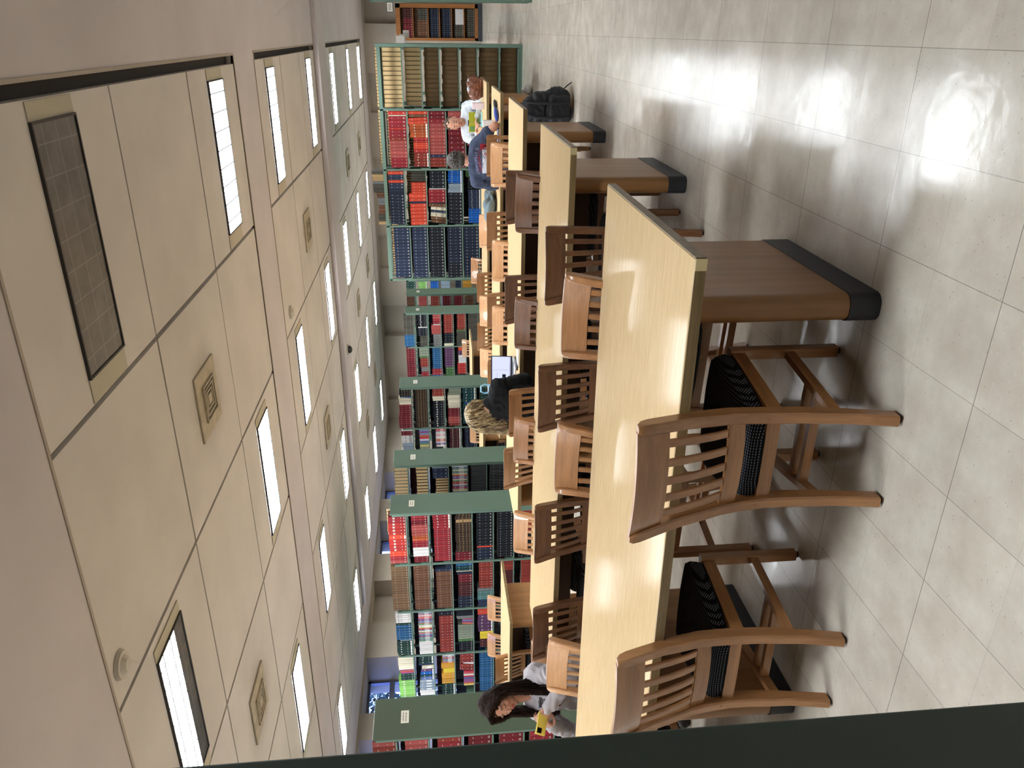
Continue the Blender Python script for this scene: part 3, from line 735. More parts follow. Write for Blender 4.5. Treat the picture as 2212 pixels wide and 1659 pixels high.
# --- ranges at left, end panels toward the aisle
RX = -6.745
def R_(s, b_, nm): return f'{ORD[6 - s]} shelf down, {ORD[b_]} bay, {nm}'
def rng(y0, nb, label, nm, content, depth=.52, bays=4, green=None, panel=True, card=True, seed=1, opp=True):
    lvv = [[.07, .40, .725, 1.055, 1.38, 1.73, 2.067]]
    t = stack(RX, y0, bays, lvv, label, depth, endpanel=panel, card=(depth / 2, 1.97) if card else None, top=False, H=SH)
    for b_ in range(nb):
        for s, runs in content[b_].items(): shelf_run(RX - b_ * BAY - .019, y0 + .012, lvv[0][s], runs, R_(s, b_, nm), gap=.33 if s < 6 else .27, seed=seed + 13 * b_ + s)
    return t
A1 = {6: [('pnk', 1, .06, .24, 'dots'), ('brd', 9, .065, .24, 'dots')], 5: [('pnk', 2, .06, .24, 'dots'), ('brd', 8, .06, .24, 'dots')], 4: [('brd', 1, .06, .25, 'dots'), ('mrd', 9, .06, .25)], 3: [('mar', 12, .058, .25)], 2: [('mar', 12, .056, .25)], 1: [('mrd', 12, .056, .25)], 0: [('mar', 12, .056, .2)]}
rng(5.93, 1, 'green end panel of the book stack behind the woman with the phone', 'nearest left stack', [A1], panel=mottled('olive_green_steel', (66, 82, 62), .02, 2, .55), bays=3)
E2 = [{6: [('mrd', 2, .055, .27, 'bold'), ('red', 4, .058, .27, 'bold'), ('rr', 1, .08, .27, 'lab'), ('red', 4, .056, .27, 'bold'), ('rr', 2, .05, .265, 'std'), ('mrd', 2, .04, .265), ('pnk', 1, .05, .26)],
       5: [('mrd', 2, .055, .25), ('mar', 2, .05, .25), ('pnk', 1, .05, .25), ('pnk', 3, .06, .25, 'dots'), ('org', 2, .06, .245, 'dots'), ('mrd', 3, .05, .245, 'dots'), ('wht', 6, .035, .24, 'none'), ('mar', 3, .045, .23)],
       4: [('mrd', 5, .045, .27, 'lab'), ('mrd', 16, .034, .26)], 3: [('gil', 2, .05, .25, 'gilt'), ('tan', 1, .05, .25, 'gilt'), ('gil', 12, .04, .25, 'gilt'), ('mar', 3, .045, .26)],
       2: [('blk', 11, .046, .25), ('rr', 1, .02, .25, 'none'), ('nv2', 4, .045, .25)], 1: [('blk', 19, .046, .25)], 0: [('brd', 6, .05, .24), ('blk', 8, .05, .24)]},
      {6: [('bt', 18, .05, .27, 'dots')], 5: [('brn', 18, .05, .255, 'dots')], 4: [('nv2', 1, .10, .1, 'none'), ('nav', 1, .05, .26, 'dots'), ('brn', 16, .048, .25, 'dots')],
       3: [('tbl', 1, .05, .26), ('dtl', 2, .045, .26), ('crm', 1, .014, .25, 'none'), ('nv2', 1, .05, .24, 'none'), ('mar', 3, .05, .225), ('dmr', 6, .04, .225), ('nv2', 4, .05, .235)],
       2: [('brd', 10, .052, .22), ('gry', 1, .06, .25, 'dots'), ('tel', 4, .045, .25), ('nav', 3, .045, .24, 'none')], 1: [('brd', 3, .05, .2, 'none'), ('dmr', 12, .04, .2, 'none')], 0: [('brd', 14, .055, .2, 'none')]},
      {6: [('wht', 5, .035, .25, 'thin'), ('dgr', 1, .04, .25), ('tbl', 6, .045, .25), ('lbl', 1, .02, .2, 'none'), ('dgr', 6, .045, .25, 'lab')],
       5: [('mul', 28, .022, .22, 'thin'), ('wht', 6, .04, .22, 'none')], 4: [('blk', 1, .10, .24, 'dots'), ('brd', 13, .055, .23)],
       3: [('blk', 3, .045, .27, 'none'), ('gry', 2, .03, .27, 'none'), ('mul', 4, .03, .18, 'none', .0, .1), ('ggn', 3, .055, .25, 'dots'), ('ggn', 3, .05, .25, 'dots'), ('grn', 1, .05, .25), ('blk', 6, .04, .24)],
       2: [('rr', 1, .10, .25, 'dots'), ('pur', 5, .055, .25, 'lab'), ('yel', 3, .04, .22, 'none'), ('dmr', 3, .045, .22)], 1: [('nav', 8, .05, .22)], 0: [('brd', 10, .05, .2)]},
      {6: [('crm', 6, .042, .25, 'none'), ('mul', 4, .02, .22, 'none'), ('dgr', 3, .048, .22), ('lgr', 7, .05, .26, 'bold')], 5: [('dgr', 3, .045, .24, 'lab'), ('nav', 1, .03, .26, 'none'), ('crm', 1, .07, .2, 'thin', 0, -.06), ('pur', 1, .05, .22, 'lab'), ('blu', 1, .06, .22, 'lab'), ('dtl', 1, .04, .22, 'lab'), ('mul', 1, .05, .22, 'lab'), ('lbl', 4, .05, .25, 'thin'), ('wht', 2, .05, .25, 'none')],
       4: [('mul', 7, .022, .2, 'thin'), ('oyl', 1, .10, .22, 'none'), ('yel', 1, .08, .19, 'none'), ('oyl', 4, .05, .22), ('dgr', 5, .04, .22, 'lab')], 3: [('brd', 3, .055, .23), ('wht', 1, .03, .17, 'none', 0, .15), ('brd', 2, .055, .23, 'std', 0, .12), ('mul', 9, .028, .17, 'none')],
       2: [('tbl', 16, .045, .23)], 1: [('tbl', 12, .05, .22)], 0: [('nav', 10, .05, .2)]}]
rng(10.08, 4, 'long green book stack at left, full of red, brown and mixed volumes', 'long left stack', E2, bays=5)
E3 = [{6: [('crm', 14, .055, .24, 'page', .12)], 5: [('brn', 14, .05, .2, 'page', .12)], 4: [('lbl', 1, .03, .27, 'none'), ('nav', 3, .055, .26), ('brn', 12, .045, .22, 'page', .1)], 3: [('mul', 34, .020, .25, 'thin')], 2: [('dk', 26, .028, .26, 'none')], 1: [('dk', 14, .045, .26, 'dots', 0, .03)], 0: [('blk', 14, .05, .24)]}]
rng(11.53, 1, 'green book stack second behind the long one, bound newspapers and dark volumes on it', 'charcoal-volume stack', E3, bays=4, seed=50)
E4 = [{6: [('blk', 3, .05, .24, 'gilt'), ('blu', 1, .02, .2, 'none', 0, .1), ('crm', 3, .045, .25, 'none'), ('mar', 5, .045, .25), ('mar', 6, .045, .27)], 5: [('gil', 24, .036, .25, 'gilt')], 4: [('brd', 3, .05, .24), ('crm', 2, .045, .24, 'none'), ('blk', 11, .05, .23, 'bold')],
       3: [('ggn', 2, .07, .23, 'none'), ('crm', 5, .055, .25, 'none'), ('mar', 4, .045, .25), ('pnk', 3, .05, .25), ('brd', 1, .05, .24)], 2: [('dtl', 5, .05, .27, 'lab'), ('tbl', 1, .03, .25, 'lab'), ('dtl', 7, .05, .27)], 1: [('dgr', 12, .05, .24)], 0: [('bb', 12, .05, .24)]},
      {6: [('wht', 1, .02, .24, 'none'), ('mar', 2, .04, .24), ('wht', 2, .07, .24, 'band'), ('lbl', 2, .07, .22, 'none'), ('wht', 3, .06, .23, 'none')], 5: [('mul', 9, .035, .2, 'none'), ('ggn', 1, .06, .2), ('dgr', 4, .045, .24, 'lab')], 4: [('mul', 18, .024, .2, 'thin')], 3: [('dmr', 12, .045, .23, 'lab')], 2: [('nv2', 14, .04, .24)], 1: [('blk', 12, .04, .24)], 0: [('oyl', 1, .22, .22, 'thin'), ('blk', 6, .05, .24)]}]
rng(14.70, 2, 'green book stack beyond the gap, black gilt and cream volumes on it', 'stack past the gap', E4, bays=4, seed=90)
E5 = [{6: [('gdk', 11, .045, .33, 'dots'), ('tbl', 6, .05, .27, 'dots')], 5: [('blk', 6, .05, .25, 'bold'), ('wht', 1, .02, .25, 'none'), ('bb', 4, .05, .25), ('gdk', 6, .045, .2, 'dots')], 4: [('pnk', 2, .05, .2), ('mrd', 2, .06, .2), ('wht', 1, .02, .2, 'none'), ('pnk', 2, .1, .24, 'none'), ('gry', 6, .045, .2)], 3: [('brd', 8, .05, .24), ('blk', 4, .06, .24), ('crm', 3, .02, .24, 'none')],
       2: [('brd', 8, .05, .22), ('grn', 1, .04, .24), ('gdk', 10, .035, .24, 'none')], 1: [('gdk', 18, .04, .25, 'none')], 0: [('gdk', 16, .04, .2, 'none')]},
      {6: [('mar', 14, .06, .24)], 5: [('ggn', 3, .06, .24), ('grn', 1, .04, .24), ('brd', 4, .05, .22), ('gry', 1, .1, .2, 'none'), ('mrd', 3, .05, .2)], 4: [('tbl', 10, .055, .24), ('mrd', 2, .08, .26), ('tbl', 2, .04, .26)], 3: [('pur', 8, .055, .24), ('grn', 4, .06, .22)], 2: [('rr', 2, .04, .2), ('pur', 2, .05, .22), ('wht', 3, .06, .2, 'none'), ('red', 4, .06, .23)], 1: [('red', 8, .05, .24)], 0: [('mar', 8, .05, .24)]}]
rng(19.36, 2, 'distant green book stack with mixed dark and blue volumes, piled unevenly', 'distant blue-volume stack', E5, bays=4, seed=130)
E6 = [{6: [('brn', 14, .045, .22, 'none')], 5: [('pnk', 12, .05, .22, 'none')], 4: [('brd', 12, .05, .24)], 3: [('mar', 12, .05, .24)], 2: [('mar', 12, .05, .24)], 1: [('brn', 12, .05, .24)], 0: [('brn', 8, .05, .2)]}]
rng(20.92, 1, 'distant green book stack, second from the last, only a strip of reddish volumes showing', 'second last stack', E6, bays=4, seed=160)
E7 = [{6: [('dgr', 12, .06, .27)], 5: [('lgr', 10, .05, .24, 'lab')], 4: [('blu', 10, .05, .24)], 3: [('lbl', 6, .1, .26, 'none')], 2: [('nav', 8, .05, .15, 'none')], 1: [('oyl', 10, .05, .26, 'dots')], 0: [('oyl', 8, .05, .2)]}]
rng(22.35, 1, 'last green book stack at the far wall, green and blue volumes showing past its neighbour', 'last stack', E7, bays=3, seed=190)
shelf_run(RX - .03, 10.33, SH + .0, [('crm', 8, .05, .07, 'page')], 'on top of long left stack', width=.5, seed=3)
# --- stacks to the right of the tables
st = stack(1.32, 12.12, 1, [[.10, .42, .75, 1.08, 1.41, 1.74, 2.05]], 'green steel book stack cut off by the picture edge, right of the aisle', endpanel=None)
for s, (c, st_) in enumerate((('crm', 'lab'), ('mrd', 'dots'), ('mar', 'std'), ('dk', 'std'), ('bb', 'std'), ('brn', 'std'))): shelf_run(1.29, 12.13, [.10, .42, .75, 1.08, 1.41, 1.74][s], [(c, 16, .05, .25, st_)], f'{ORD[5 - s]} shelf, stack at the picture edge', seed=s)
sg = MB(); sg.rbox(.225, .355, 12.10, 12.112, 1.945, 2.035, .003, 1); so = sg.obj('range_sign', nmat('sign_border', (40, 44, 60), .5))
tag(so, 'small white sign with dark border sticking out from the stack at the picture edge', 'sign', None)
k = MB(); k.box(.233, .347, 12.098, 12.10, 1.953, 2.027); fc = k.obj('sign_face', M_label, so)
k = MB()
for i in range(2):
    for j in range(10): k.box(.246 + j * .009, .246 + j * .009 + .006, 12.0965, 12.0985, 1.972 + i * .022, 1.983 + i * .022)
k.obj('lettering', M_ink, fc)
b2 = stack(-.30, 15.14, 3, [[.07, .40, .73, 1.06, 1.39, 1.72, 2.05]], 'green book stack standing behind the long one, only its edge showing', endpanel=None)
m = MB(); m.box(-.01, .03, -.005, .525, 0, SH); m.obj('end_panel', M_green, b2)
b3 = stack(-.27, 17.3, 3, [[.07, .40, .73, 1.06, 1.39]], 'lower green book stack behind the other two, clear sign holders on it', endpanel=None, H=1.92)
m = MB(); m.box(-.01, .03, -.005, .525, 0, 1.92); m.obj('end_panel', M_green, b3)
M_acr = nmat('acrylic', (190, 184, 176), .25)
for i, (x, z) in enumerate(((-.16, 1.94), (-.13, 1.92), (-.06, 1.85))):
    h = MB(); h.rbox(x - .08, x + .06, 17.26 + i * .08, 17.27 + i * .08, z, z + (.17 if i == 0 else .12), .002, 1); h.rbox(x - .08, x + .06, 17.22 + i * .08, 17.29 + i * .08, z - .006, z, .002, 1)
    tag(h.obj('sign_holder', M_acr), f'clear acrylic sign holder by the lower stack, {["leftmost", "middle", "rightmost"][i]}', 'sign holder', 'acrylic sign holders')
# wooden bookcase at the far end
M_oak = wood('orange_oak', (148, 92, 36), (120, 70, 24), 'z', .45)
wb = empty('wooden_bookcase', (.62, 22.82, 0)); tag(wb, 'orange-brown wooden bookcase standing at the far end of the aisle', 'bookcase')
m = MB(); m.box(-.08, .02, 0, .4, .12, 2.29); m.box(-.87, -.80, 0, .4, .12, 2.29); m.box(-.87, .02, 0, .4, 2.17, 2.29); m.box(-.87, .02, 0, .4, .12, .2); m.box(-.87, .02, .37, .4, .12, 2.29); m.obj('case', M_oak, wb)
m = MB(); m.box(-.88, .03, -.01, .4, 0, .12); m.obj('plinth', M_kick, wb)
wl = [.2, .50, .83, 1.15, 1.45, 1.85]
for z in wl[1:]:
    m = MB(); m.box(-.80, -.08, 0.02, .37, z - .02, z); m.obj('shelf', M_oak, wb)
wr = [[('gdk', 14, .05, .2)], [('wht', 1, .30, .22, 'none'), ('gdk', 6, .04, .24)], [('nv2', 14, .05, .24)], [('nv2', 14, .05, .24)], [('gdk', 5, .05, .26), ('brn', 8, .05, .28)], [('dmr', 5, .04, .24), ('mar', 8, .05, .24)]]
for z, r_ in zip(wl, wr): shelf_run(.53, 22.90, z, r_, f'in the wooden bookcase, shelf at {z:.1f} m', width=.72, seed=int(z * 100))
# the stack close to the camera: only its end panel shows
PX = -.90
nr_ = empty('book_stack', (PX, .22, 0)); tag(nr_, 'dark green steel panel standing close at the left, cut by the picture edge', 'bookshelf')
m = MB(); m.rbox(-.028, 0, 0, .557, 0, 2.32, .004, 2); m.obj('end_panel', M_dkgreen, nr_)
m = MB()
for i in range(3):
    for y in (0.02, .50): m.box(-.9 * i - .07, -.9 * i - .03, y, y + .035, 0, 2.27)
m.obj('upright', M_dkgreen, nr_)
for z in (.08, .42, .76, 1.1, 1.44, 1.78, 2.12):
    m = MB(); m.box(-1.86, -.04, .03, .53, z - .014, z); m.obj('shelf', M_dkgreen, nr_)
# ---------------------------------------------------------------- which books can be seen
bpy.context.view_layer.update()
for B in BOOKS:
    if B['st'] == 'page' and 'right bay facing' in B['where'] and B['z'] < 1.5: B['pc'] = (124, 96, 66)  # lower rows: shade put into a darker page colour
def back_rows(x0, y0, nb, lvs, depth=.52, top=True, seed=5):
    r = random.Random(seed)
    for b_ in range(nb):
        for s, z in enumerate(lvs[b_ % len(lvs)]):
            c = r.choice(['blk', 'bb', 'dk', 'dmr', 'nv2', 'gdk', 'blk'])
            shelf_run(x0 - b_ * BAY - .028, y0 + depth / 2 + .03, z + .061, [(c, 12, .073, r.uniform(.22, .26), 'none')], 'on the far face of a stack', gap=.26, seed=s + 9 * b_)
back_rows(-.225, FY0, 4, [lv[1], lv[1], lv[2], lv[3]][1:] + [lv[3]], seed=2) if False else None
for y0_, nb_ in ((10.08, 5), (11.53, 2), (14.70, 3), (19.36, 2), (5.93, 2)): back_rows(RX, y0_, nb_, [[.07, .40, .725, 1.055, 1.38, 1.73]], seed=int(y0_))
for b_ in (1, 2, 3):
    for s in range(5): shelf_run(bx(b_), FY0 + .30, lv[b_][s] + .061, [('bb', 13, .07, .24, 'none')], 'on the far face of a stack', gap=.25, seed=s)
def finish_books():
    bpy.context.view_layer.update()
    dg = bpy.context.evaluated_depsgraph_get(); cand = []
    for i, B in enumerate(BOOKS):
        ok = 0; pr_ = None
        for zz in (.2, .5, .85):
            P = Vector((B['x'], B['y'] - .012, B['z'] + B['h'] * zz)); q = proj(P)
            if not q or not (0 < q[0] < 2212 and 0 < q[1] < 1659): continue
            d = (P - CAM); L = d.length; d.normalize()
            hit, loc, *_ = S.ray_cast(dg, CAM, d, distance=L - .03)
            if not hit: ok += 1; pr_ = q
        if ok: cand.append((ok * B['w'] * B['h'] / pr_[2] ** 2, i))
    cand.sort(reverse=True); top = set(i for _, i in cand[:300])
    rest = MB(); used = {}
    for i, B in enumerate(BOOKS):
        if i in top:
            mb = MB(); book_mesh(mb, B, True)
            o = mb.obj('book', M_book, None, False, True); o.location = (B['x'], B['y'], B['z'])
            lab = f"{B['words']} volume, {ORD[B['n']] if B['n'] < 30 else 'far'} from right, {B['where']}"
            w_ = lab.split()
            tag(o, lab, 'book', 'bound volumes on the shelves')
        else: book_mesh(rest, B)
    o = rest.obj('books', M_book, None, False, True)
    tag(o, 'the smaller and more distant bound volumes filling the remaining shelf space', 'books', 'bound volumes on the shelves', 'stuff')
    print('BOOKS', len(BOOKS), 'visible', len(cand))
# ---------------------------------------------------------------- people
from mathutils import noise as mnoise
M_skin = nmat('skin', (200, 150, 125), 0.5, 0.4)
a_ = M_skin.node_tree.nodes.new('ShaderNodeAttribute'); a_.attribute_name = 'Col'
M_skin.node_tree.links.new(a_.outputs['Color'], M_skin.node_tree.nodes['Principled BSDF'].inputs['Base Color'])
def remesh(mb, name, mat, parent, voxel=.006, smooth=4, folds=0.0, fscale=12.0, colfn=None, cut=None):
    me0 = mb.mesh('tmp', mat); o0 = bpy.data.objects.new('tmp', me0); COL.objects.link(o0)
    md = o0.modifiers.new('r', 'REMESH'); md.mode = 'VOXEL'; md.voxel_size = voxel; md.use_smooth_shade = True
    if smooth:
        ms = o0.modifiers.new('s', 'SMOOTH'); ms.factor = 0.5; ms.iterations = smooth
    bpy.context.view_layer.update()
    dg = bpy.context.evaluated_depsgraph_get()
    me = bpy.data.meshes.new_from_object(o0.evaluated_get(dg)); me.name = name
    bpy.data.objects.remove(o0)
    if folds:
        me.update(); nn = [v.normal.copy() for v in me.vertices]
        for v, n in zip(me.vertices, nn):
            p = v.co * fscale; w_ = mnoise.noise_vector(p * .5) * 1.2
            f = mnoise.noise(Vector((p.x + w_.x, p.y + w_.y, p.z * 1.6 + w_.z)))
            v.co += n * folds * (1 - abs(f) * 3.2)
    if cut:
        bm = bmesh.new(); bm.from_mesh(me); bmesh.ops.delete(bm, geom=[v for v in bm.verts if cut(v.co)], context='VERTS'); bm.to_mesh(me); bm.free()
    me.materials.clear(); me.materials.append(mat)
    me.polygons.foreach_set('use_smooth', [True] * len(me.polygons))
    if colfn:
        ca = me.color_attributes.new('Col', 'FLOAT_COLOR', 'POINT'); buf = []
        for v in me.vertices: buf.extend(colfn(v.co))
        ca.data.foreach_set('color', buf)
    o = bpy.data.objects.new(name, me); COL.objects.link(o)
    if parent: o.parent = parent
    return o
def ik(a, c, l1, l2, hint):
    a, c = Vector(a), Vector(c); d = c - a; L = min(d.length, (l1 + l2) * .999); d.normalize()
    x = (l1 * l1 - l2 * l2 + L * L) / (2 * L); h = math.sqrt(max(l1 * l1 - x * x, 0))
    hv = Vector(hint) - d * Vector(hint).dot(d); hv.normalize()
    return a + d * x + hv * h, a + d * L
def hand(mb, wrist, fwd, nrm, side, curl=(.5, .6, .4), spread=.10, thumb=(.35, .5), k=1.0, f=0.0):
    """fwd: wrist to knuckles, nrm: back of the hand; side: +1 thumb lies toward cross(fwd, nrm)"""
    w = Vector(wrist); F = Vector(fwd).normalized(); N = Vector(nrm); N = (N - F * N.dot(F)).normalized(); X = F.cross(N).normalized() * side
    for i in range(4):
        u = (1.5 - i) * .021 * k
        kn = w + F * (.088 - abs(i - 1.2) * .006) * k + X * u
        mb.capsule(w + F * .012 * k + X * u * .6, kn, (.0145 + f) * k, (.0115 + f) * k, 10)
        L = (.040, .045, .042, .033)[i] * k; d = F + X * (1.5 - i) * spread; d.normalize(); p = kn
        ax = d.cross(N).normalized()
        ang = 0
        for j, (c, s, r0, r1) in enumerate(zip(curl, (1, .68, .55), (.0098, .0088, .0078), (.0088, .0078, .0066))):
            ang += c * (1 + .08 * i)
            dd = d * math.cos(ang) - N * math.sin(ang)
            q = p + dd * L * s; mb.capsule(p, q, (r0 + f) * k, (r1 + f) * k, 9); p = q
    tb = w + F * .022 * k + X * .030 * k - N * .006
    t1 = tb + (F * .75 + X * .75 - N * thumb[0]).normalized() * .036 * k
    t2 = t1 + (F * .95 + X * .25 - N * (thumb[0] + thumb[1] * .5)).normalized() * .030 * k
    t3 = t2 + (F * 1.0 - X * .05 - N * (thumb[0] + thumb[1])).normalized() * .024 * k
    mb.capsule(w + F * .01 + X * .012, tb, .016 * k, .0145 * k, 9); mb.capsule(tb, t1, .0145 * k, .011 * k, 9); mb.capsule(t1, t2, .0105 * k, .0092 * k, 9); mb.capsule(t2, t3, .0092 * k, .0072 * k, 9)
    return dict(w=w, F=F, N=N, X=X)
def head_prims(mb, H, Mh, k=1.0, female=True):
    Q = lambda x, y, z: H + Mh @ Vector((x * k, y * k, z * k)); E_ = Mh.to_euler()
    e = lambda c, r: mb.ell(Q(*c), tuple(q * k for q in r), E_, 20, 14)
    e((0, -.014, .030), (.072, .092, .084)); e((0, .024, -.018), (.060, .064, .086)); e((0, .036, -.070), (.042 if female else .050, .044, .034)); e((0, .062, -.095), (.018, .017, .014))
    for s in (-1, 1):
        e((s * .034, .056, -.028), (.022, .024, .026)); e((s * .028, .074, .024), (.024, .014, .008)); e((s * .030, .074, -.001), (.0145, .0125, .009)); e((s * .012, .091, -.034), (.0075, .009, .0065)); e((s * .072, -.006, -.010), (.009, .020, .031))
    mb.capsule(Q(0, .080, .014), Q(0, .103, -.026), .0065 * k, .0105 * k, 10)
    e((0, .083, -.058), (.023, .0125, .0055)); e((0, .081, -.068), (.018, .0125, .0065))
def head_col(H, Mh, k, skin, browc, lipc, extra=None):
    inv = Mh.transposed(); sk = lin(skin); br = lin(browc); lp = lin(lipc)
    mixc = lambda a, b_, t: tuple(x + (y - x) * t for x, y in zip(a, b_))
    warm = mixc(sk, lp, .35)
    def f(co):
        p = (inv @ (co - H)) / k
        if (co - H).length > .2 * k: return extra(co) if extra else sk
        x, y, z = abs(p.x), p.y, p.z
        if y > .055:
            if .010 < x < .047 and .019 + .1 * (.03 - abs(x - .03)) < z < .029 + .1 * (.03 - abs(x - .03)): return mixc(sk, br, .75)
            if .016 < x < .045 and -.008 < z < -.003: return mixc(sk, br, .85)
            if x < .024 * (1 - abs(z + .062) * 30) and -.075 < z < -.052 and y > .082: return lp
            if (x - .036) ** 2 + (z + .03) ** 2 < .0004: return mixc(sk, warm, .6)
        return sk
    return f
def tuft(mb, pts, r0, r1, seg=6):
    n = len(pts); mb.tube(pts, [r0 + (r1 - r0) * i / (n - 1) if i else r0 * .6 for i in range(n)], seg)
def hair_mat(name, c1, c2, sc=(60, 60, 6)):
    m = nmat(name, c1, .42, .5); t = NT(m); n = t.noise(t.coord('Object', sc), 1.0, 4, .65)
    t.l(t.ramp(n, [(.35, c2), (.65, c1)]), t.b.inputs['Base Color']); t.bump(n, .5, .01); return m
M_hdark = hair_mat('dark_brown_hair', (46, 31, 24), (15, 10, 9)); M_hdark.node_tree.nodes['Principled BSDF'].inputs['Specular IOR Level'].default_value = .08; M_hdark.node_tree.nodes['Principled BSDF'].inputs['Roughness'].default_value = .55
M_hblond = hair_mat('blonde_hair', (140, 114, 78), (62, 48, 34), (40, 40, 12))
M_hgrey = hair_mat('greying_hair', (86, 80, 76), (30, 28, 28), (70, 70, 50))
M_hbrn = hair_mat('short_brown_hair', (96, 78, 58), (48, 38, 30), (50, 50, 40))
M_hood = mottled('grey_sweatshirt', (178, 172, 176), .04, 8, .9)
M_pants = mottled('dark_trousers', (44, 38, 36), .1, 8, .9)
M_jean = mottled('blue_jeans', (58, 78, 120), .1, 12, .9)
M_blackt = mottled('black_top', (16, 18, 22), .1, 8, .95)
M_navyt = mottled('navy_tshirt', (58, 68, 92), .05, 8, .9)
M_white = mottled('white_shirt', (204, 212, 220), .02, 8, .8)
M_dkt = mottled('dark_undershirt', (44, 52, 50), .05, 8, .9)
M_shoe = nmat('shoe', (40, 38, 40), .6)
def figure(name_label, base, rz, hip=(0, 0, .49), chest=(0, .06, .86), headp=(0, .12, 1.12), head_rot=(0, 0, 0), hands=None, elb=((1, -.6, -.5), (-1, -.6, -.5)), k=1.0, hk=1.0, female=True,
           skin=(205, 158, 134), brow=(60, 44, 36), lip=(176, 96, 92), top=None, sleeve='long', bottom=None, voxel=.006, handspec=None, folds=.006, bulk=None, collar=0, sho=.185, knees=None, bodycol=None):
    root = empty('person', base, rz); tag(root, name_label, 'person')
    hip, chest, headp = Vector(hip), Vector(chest), Vector(headp)
    Mh = Euler(head_rot).to_matrix()
    body = MB(); tm = MB(); lm = MB(); sh = MB(); shoes = []
    infl = .018
    def both(fn, *a, cloth=None, add=infl):
        getattr(body, fn)(*a)
        if cloth is not None:
            a = list(a)
            if fn == 'capsule': a[2] += add; a[3] += add
            else: a[1] = tuple(q + add for q in a[1])
            getattr(cloth, fn)(*a)
    up = (chest - hip).normalized()
    both('ell', hip + Vector((0, 0, .02)), (.155 * k, .11 * k, .11 * k), cloth=lm, add=.008)
    tm.ell(hip + up * .05, (.165 * k, .128 * k, .12 * k))
    both('capsule', hip + up * .05, chest - up * .05, .112 * k, .120 * k, cloth=tm)
    for s in (-1, 1): both('capsule', hip + up * .10 + Vector((s * .045, 0, 0)), chest + Vector((s * .06, 0, -.02)), .085 * k, .10 * k, cloth=tm)
    if collar: tm.capsule(chest + Vector((0, -.01, .08)), chest + Vector((0, .0, .12 + collar)), .066, .056)
    if bulk: tm.ell(hip + Vector((0, .05, .14)), bulk)
    shp = {s: chest + Vector((s * sho * k, 0, .075)) for s in (-1, 1)}
    nb = chest + Vector((0, -.01, .12))
    for s in (-1, 1):
        both('capsule', nb + Vector((s * .03, 0, -.03)), shp[s], .058 * k, .052 * k, cloth=tm)
        both('capsule', chest + Vector((s * .05, 0, .03)), shp[s] - Vector((s * .03, 0, .03)), .085 * k, .06 * k, cloth=tm)
    body.capsule(nb - Vector((0, 0, .03)), headp + Mh @ Vector((0, -.02, -.06)) * hk, .060 * k, .052 * hk, 16)
    head_prims(body, headp, Mh, hk, female)
    info = {}
    for i, s in enumerate((1, -1)):
        tgt = hands[i]; el, wr = ik(shp[s], tgt, .285 * k, .255 * k, elb[i])
        body.capsule(shp[s], el, .047 * k, .040 * k)
        tm.capsule(shp[s], el if sleeve == 'long' else shp[s].lerp(el, .62), (.047 + infl) * k, (.040 + (infl if sleeve == 'long' else .026)) * k)
        if sleeve == 'long': both('capsule', el, wr, .038 * k, .027 * k, cloth=tm, add=.014)
        else: body.capsule(el, wr, .036 * k, .026 * k)
        hs = (handspec or {}).get(s, {})
        F = hs.get('f', (wr - el)); info[s] = hand(body, wr + Vector(F).normalized() * .005, F, hs.get('n', (0, 0, 1)), hs.get('side', 1), hs.get('curl', (.4, .5, .4)), hs.get('spread', .08), hs.get('thumb', (.3, .4)), k)
        info[s]['el'] = el; info[s]['wr'] = wr
    for i, s in enumerate((1, -1)):
        hj = hip + Vector((s * .09, .02, 0)); kn = Vector((s * .12, .44, .50)) + Vector((hip.x, hip.y, 0)) if not knees else Vector(knees[i])
        an = Vector((kn.x, kn.y - .03 + .0, .10))
        both('capsule', hj, kn, .082 * k, .058 * k, cloth=lm, add=.010); both('capsule', kn, an, .054 * k, .036 * k, cloth=lm, add=.012)
        sh = MB(); shoes.append(sh); both('capsule', an + Vector((0, -.03, -.055)), an + Vector((0, .13, -.065)), .034, .030, cloth=sh, add=.008)
    bo = remesh(body, 'body', M_skin, root, voxel, 3, colfn=head_col(headp, Mh, hk, skin, brow, lip, bodycol))
    if sleeve == 'short':
        pass
    to = remesh(tm, 'top', top, root, .008, 5, folds)
    lo = remesh(lm, 'trousers', bottom, root, .010, 4, .003)
    for sh in shoes: remesh(sh, 'shoe', M_shoe, root, .010, 3)
    return root, bo, to, headp, Mh, info
# ---- woman with the phone
gb = Vector((-4.04, 3.86, 0)); gh = Vector((-.03, .10, 1.175))
root, bo, to, H, Mh, inf = figure('long-haired woman in a light grey sweatshirt looking down at her yellow phone', gb, PI - .04, hip=(0, -.12, .50), chest=(0, -.01, .84), headp=gh, head_rot=(-.50, .10, .16),
    hands=((.07, .22, .835), (-.10, .22, .865)), elb=((1, -.4, -.9), (-1, -.4, -.9)), top=M_hood, bottom=M_pants, voxel=.0045, k=.96, hk=.98, sho=.175, bulk=(.215, .17, .17),
    handspec={1: dict(f=(-.62, .28, .55), n=(.45, .85, .1), side=1, curl=(.75, .7, .5), thumb=(.5, .5)), -1: dict(f=(.55, .35, .5), n=(-.5, .8, -.1), side=-1, curl=(.7, .8, .5), thumb=(.5, .5))}, skin=(196, 146, 124), folds=.007)
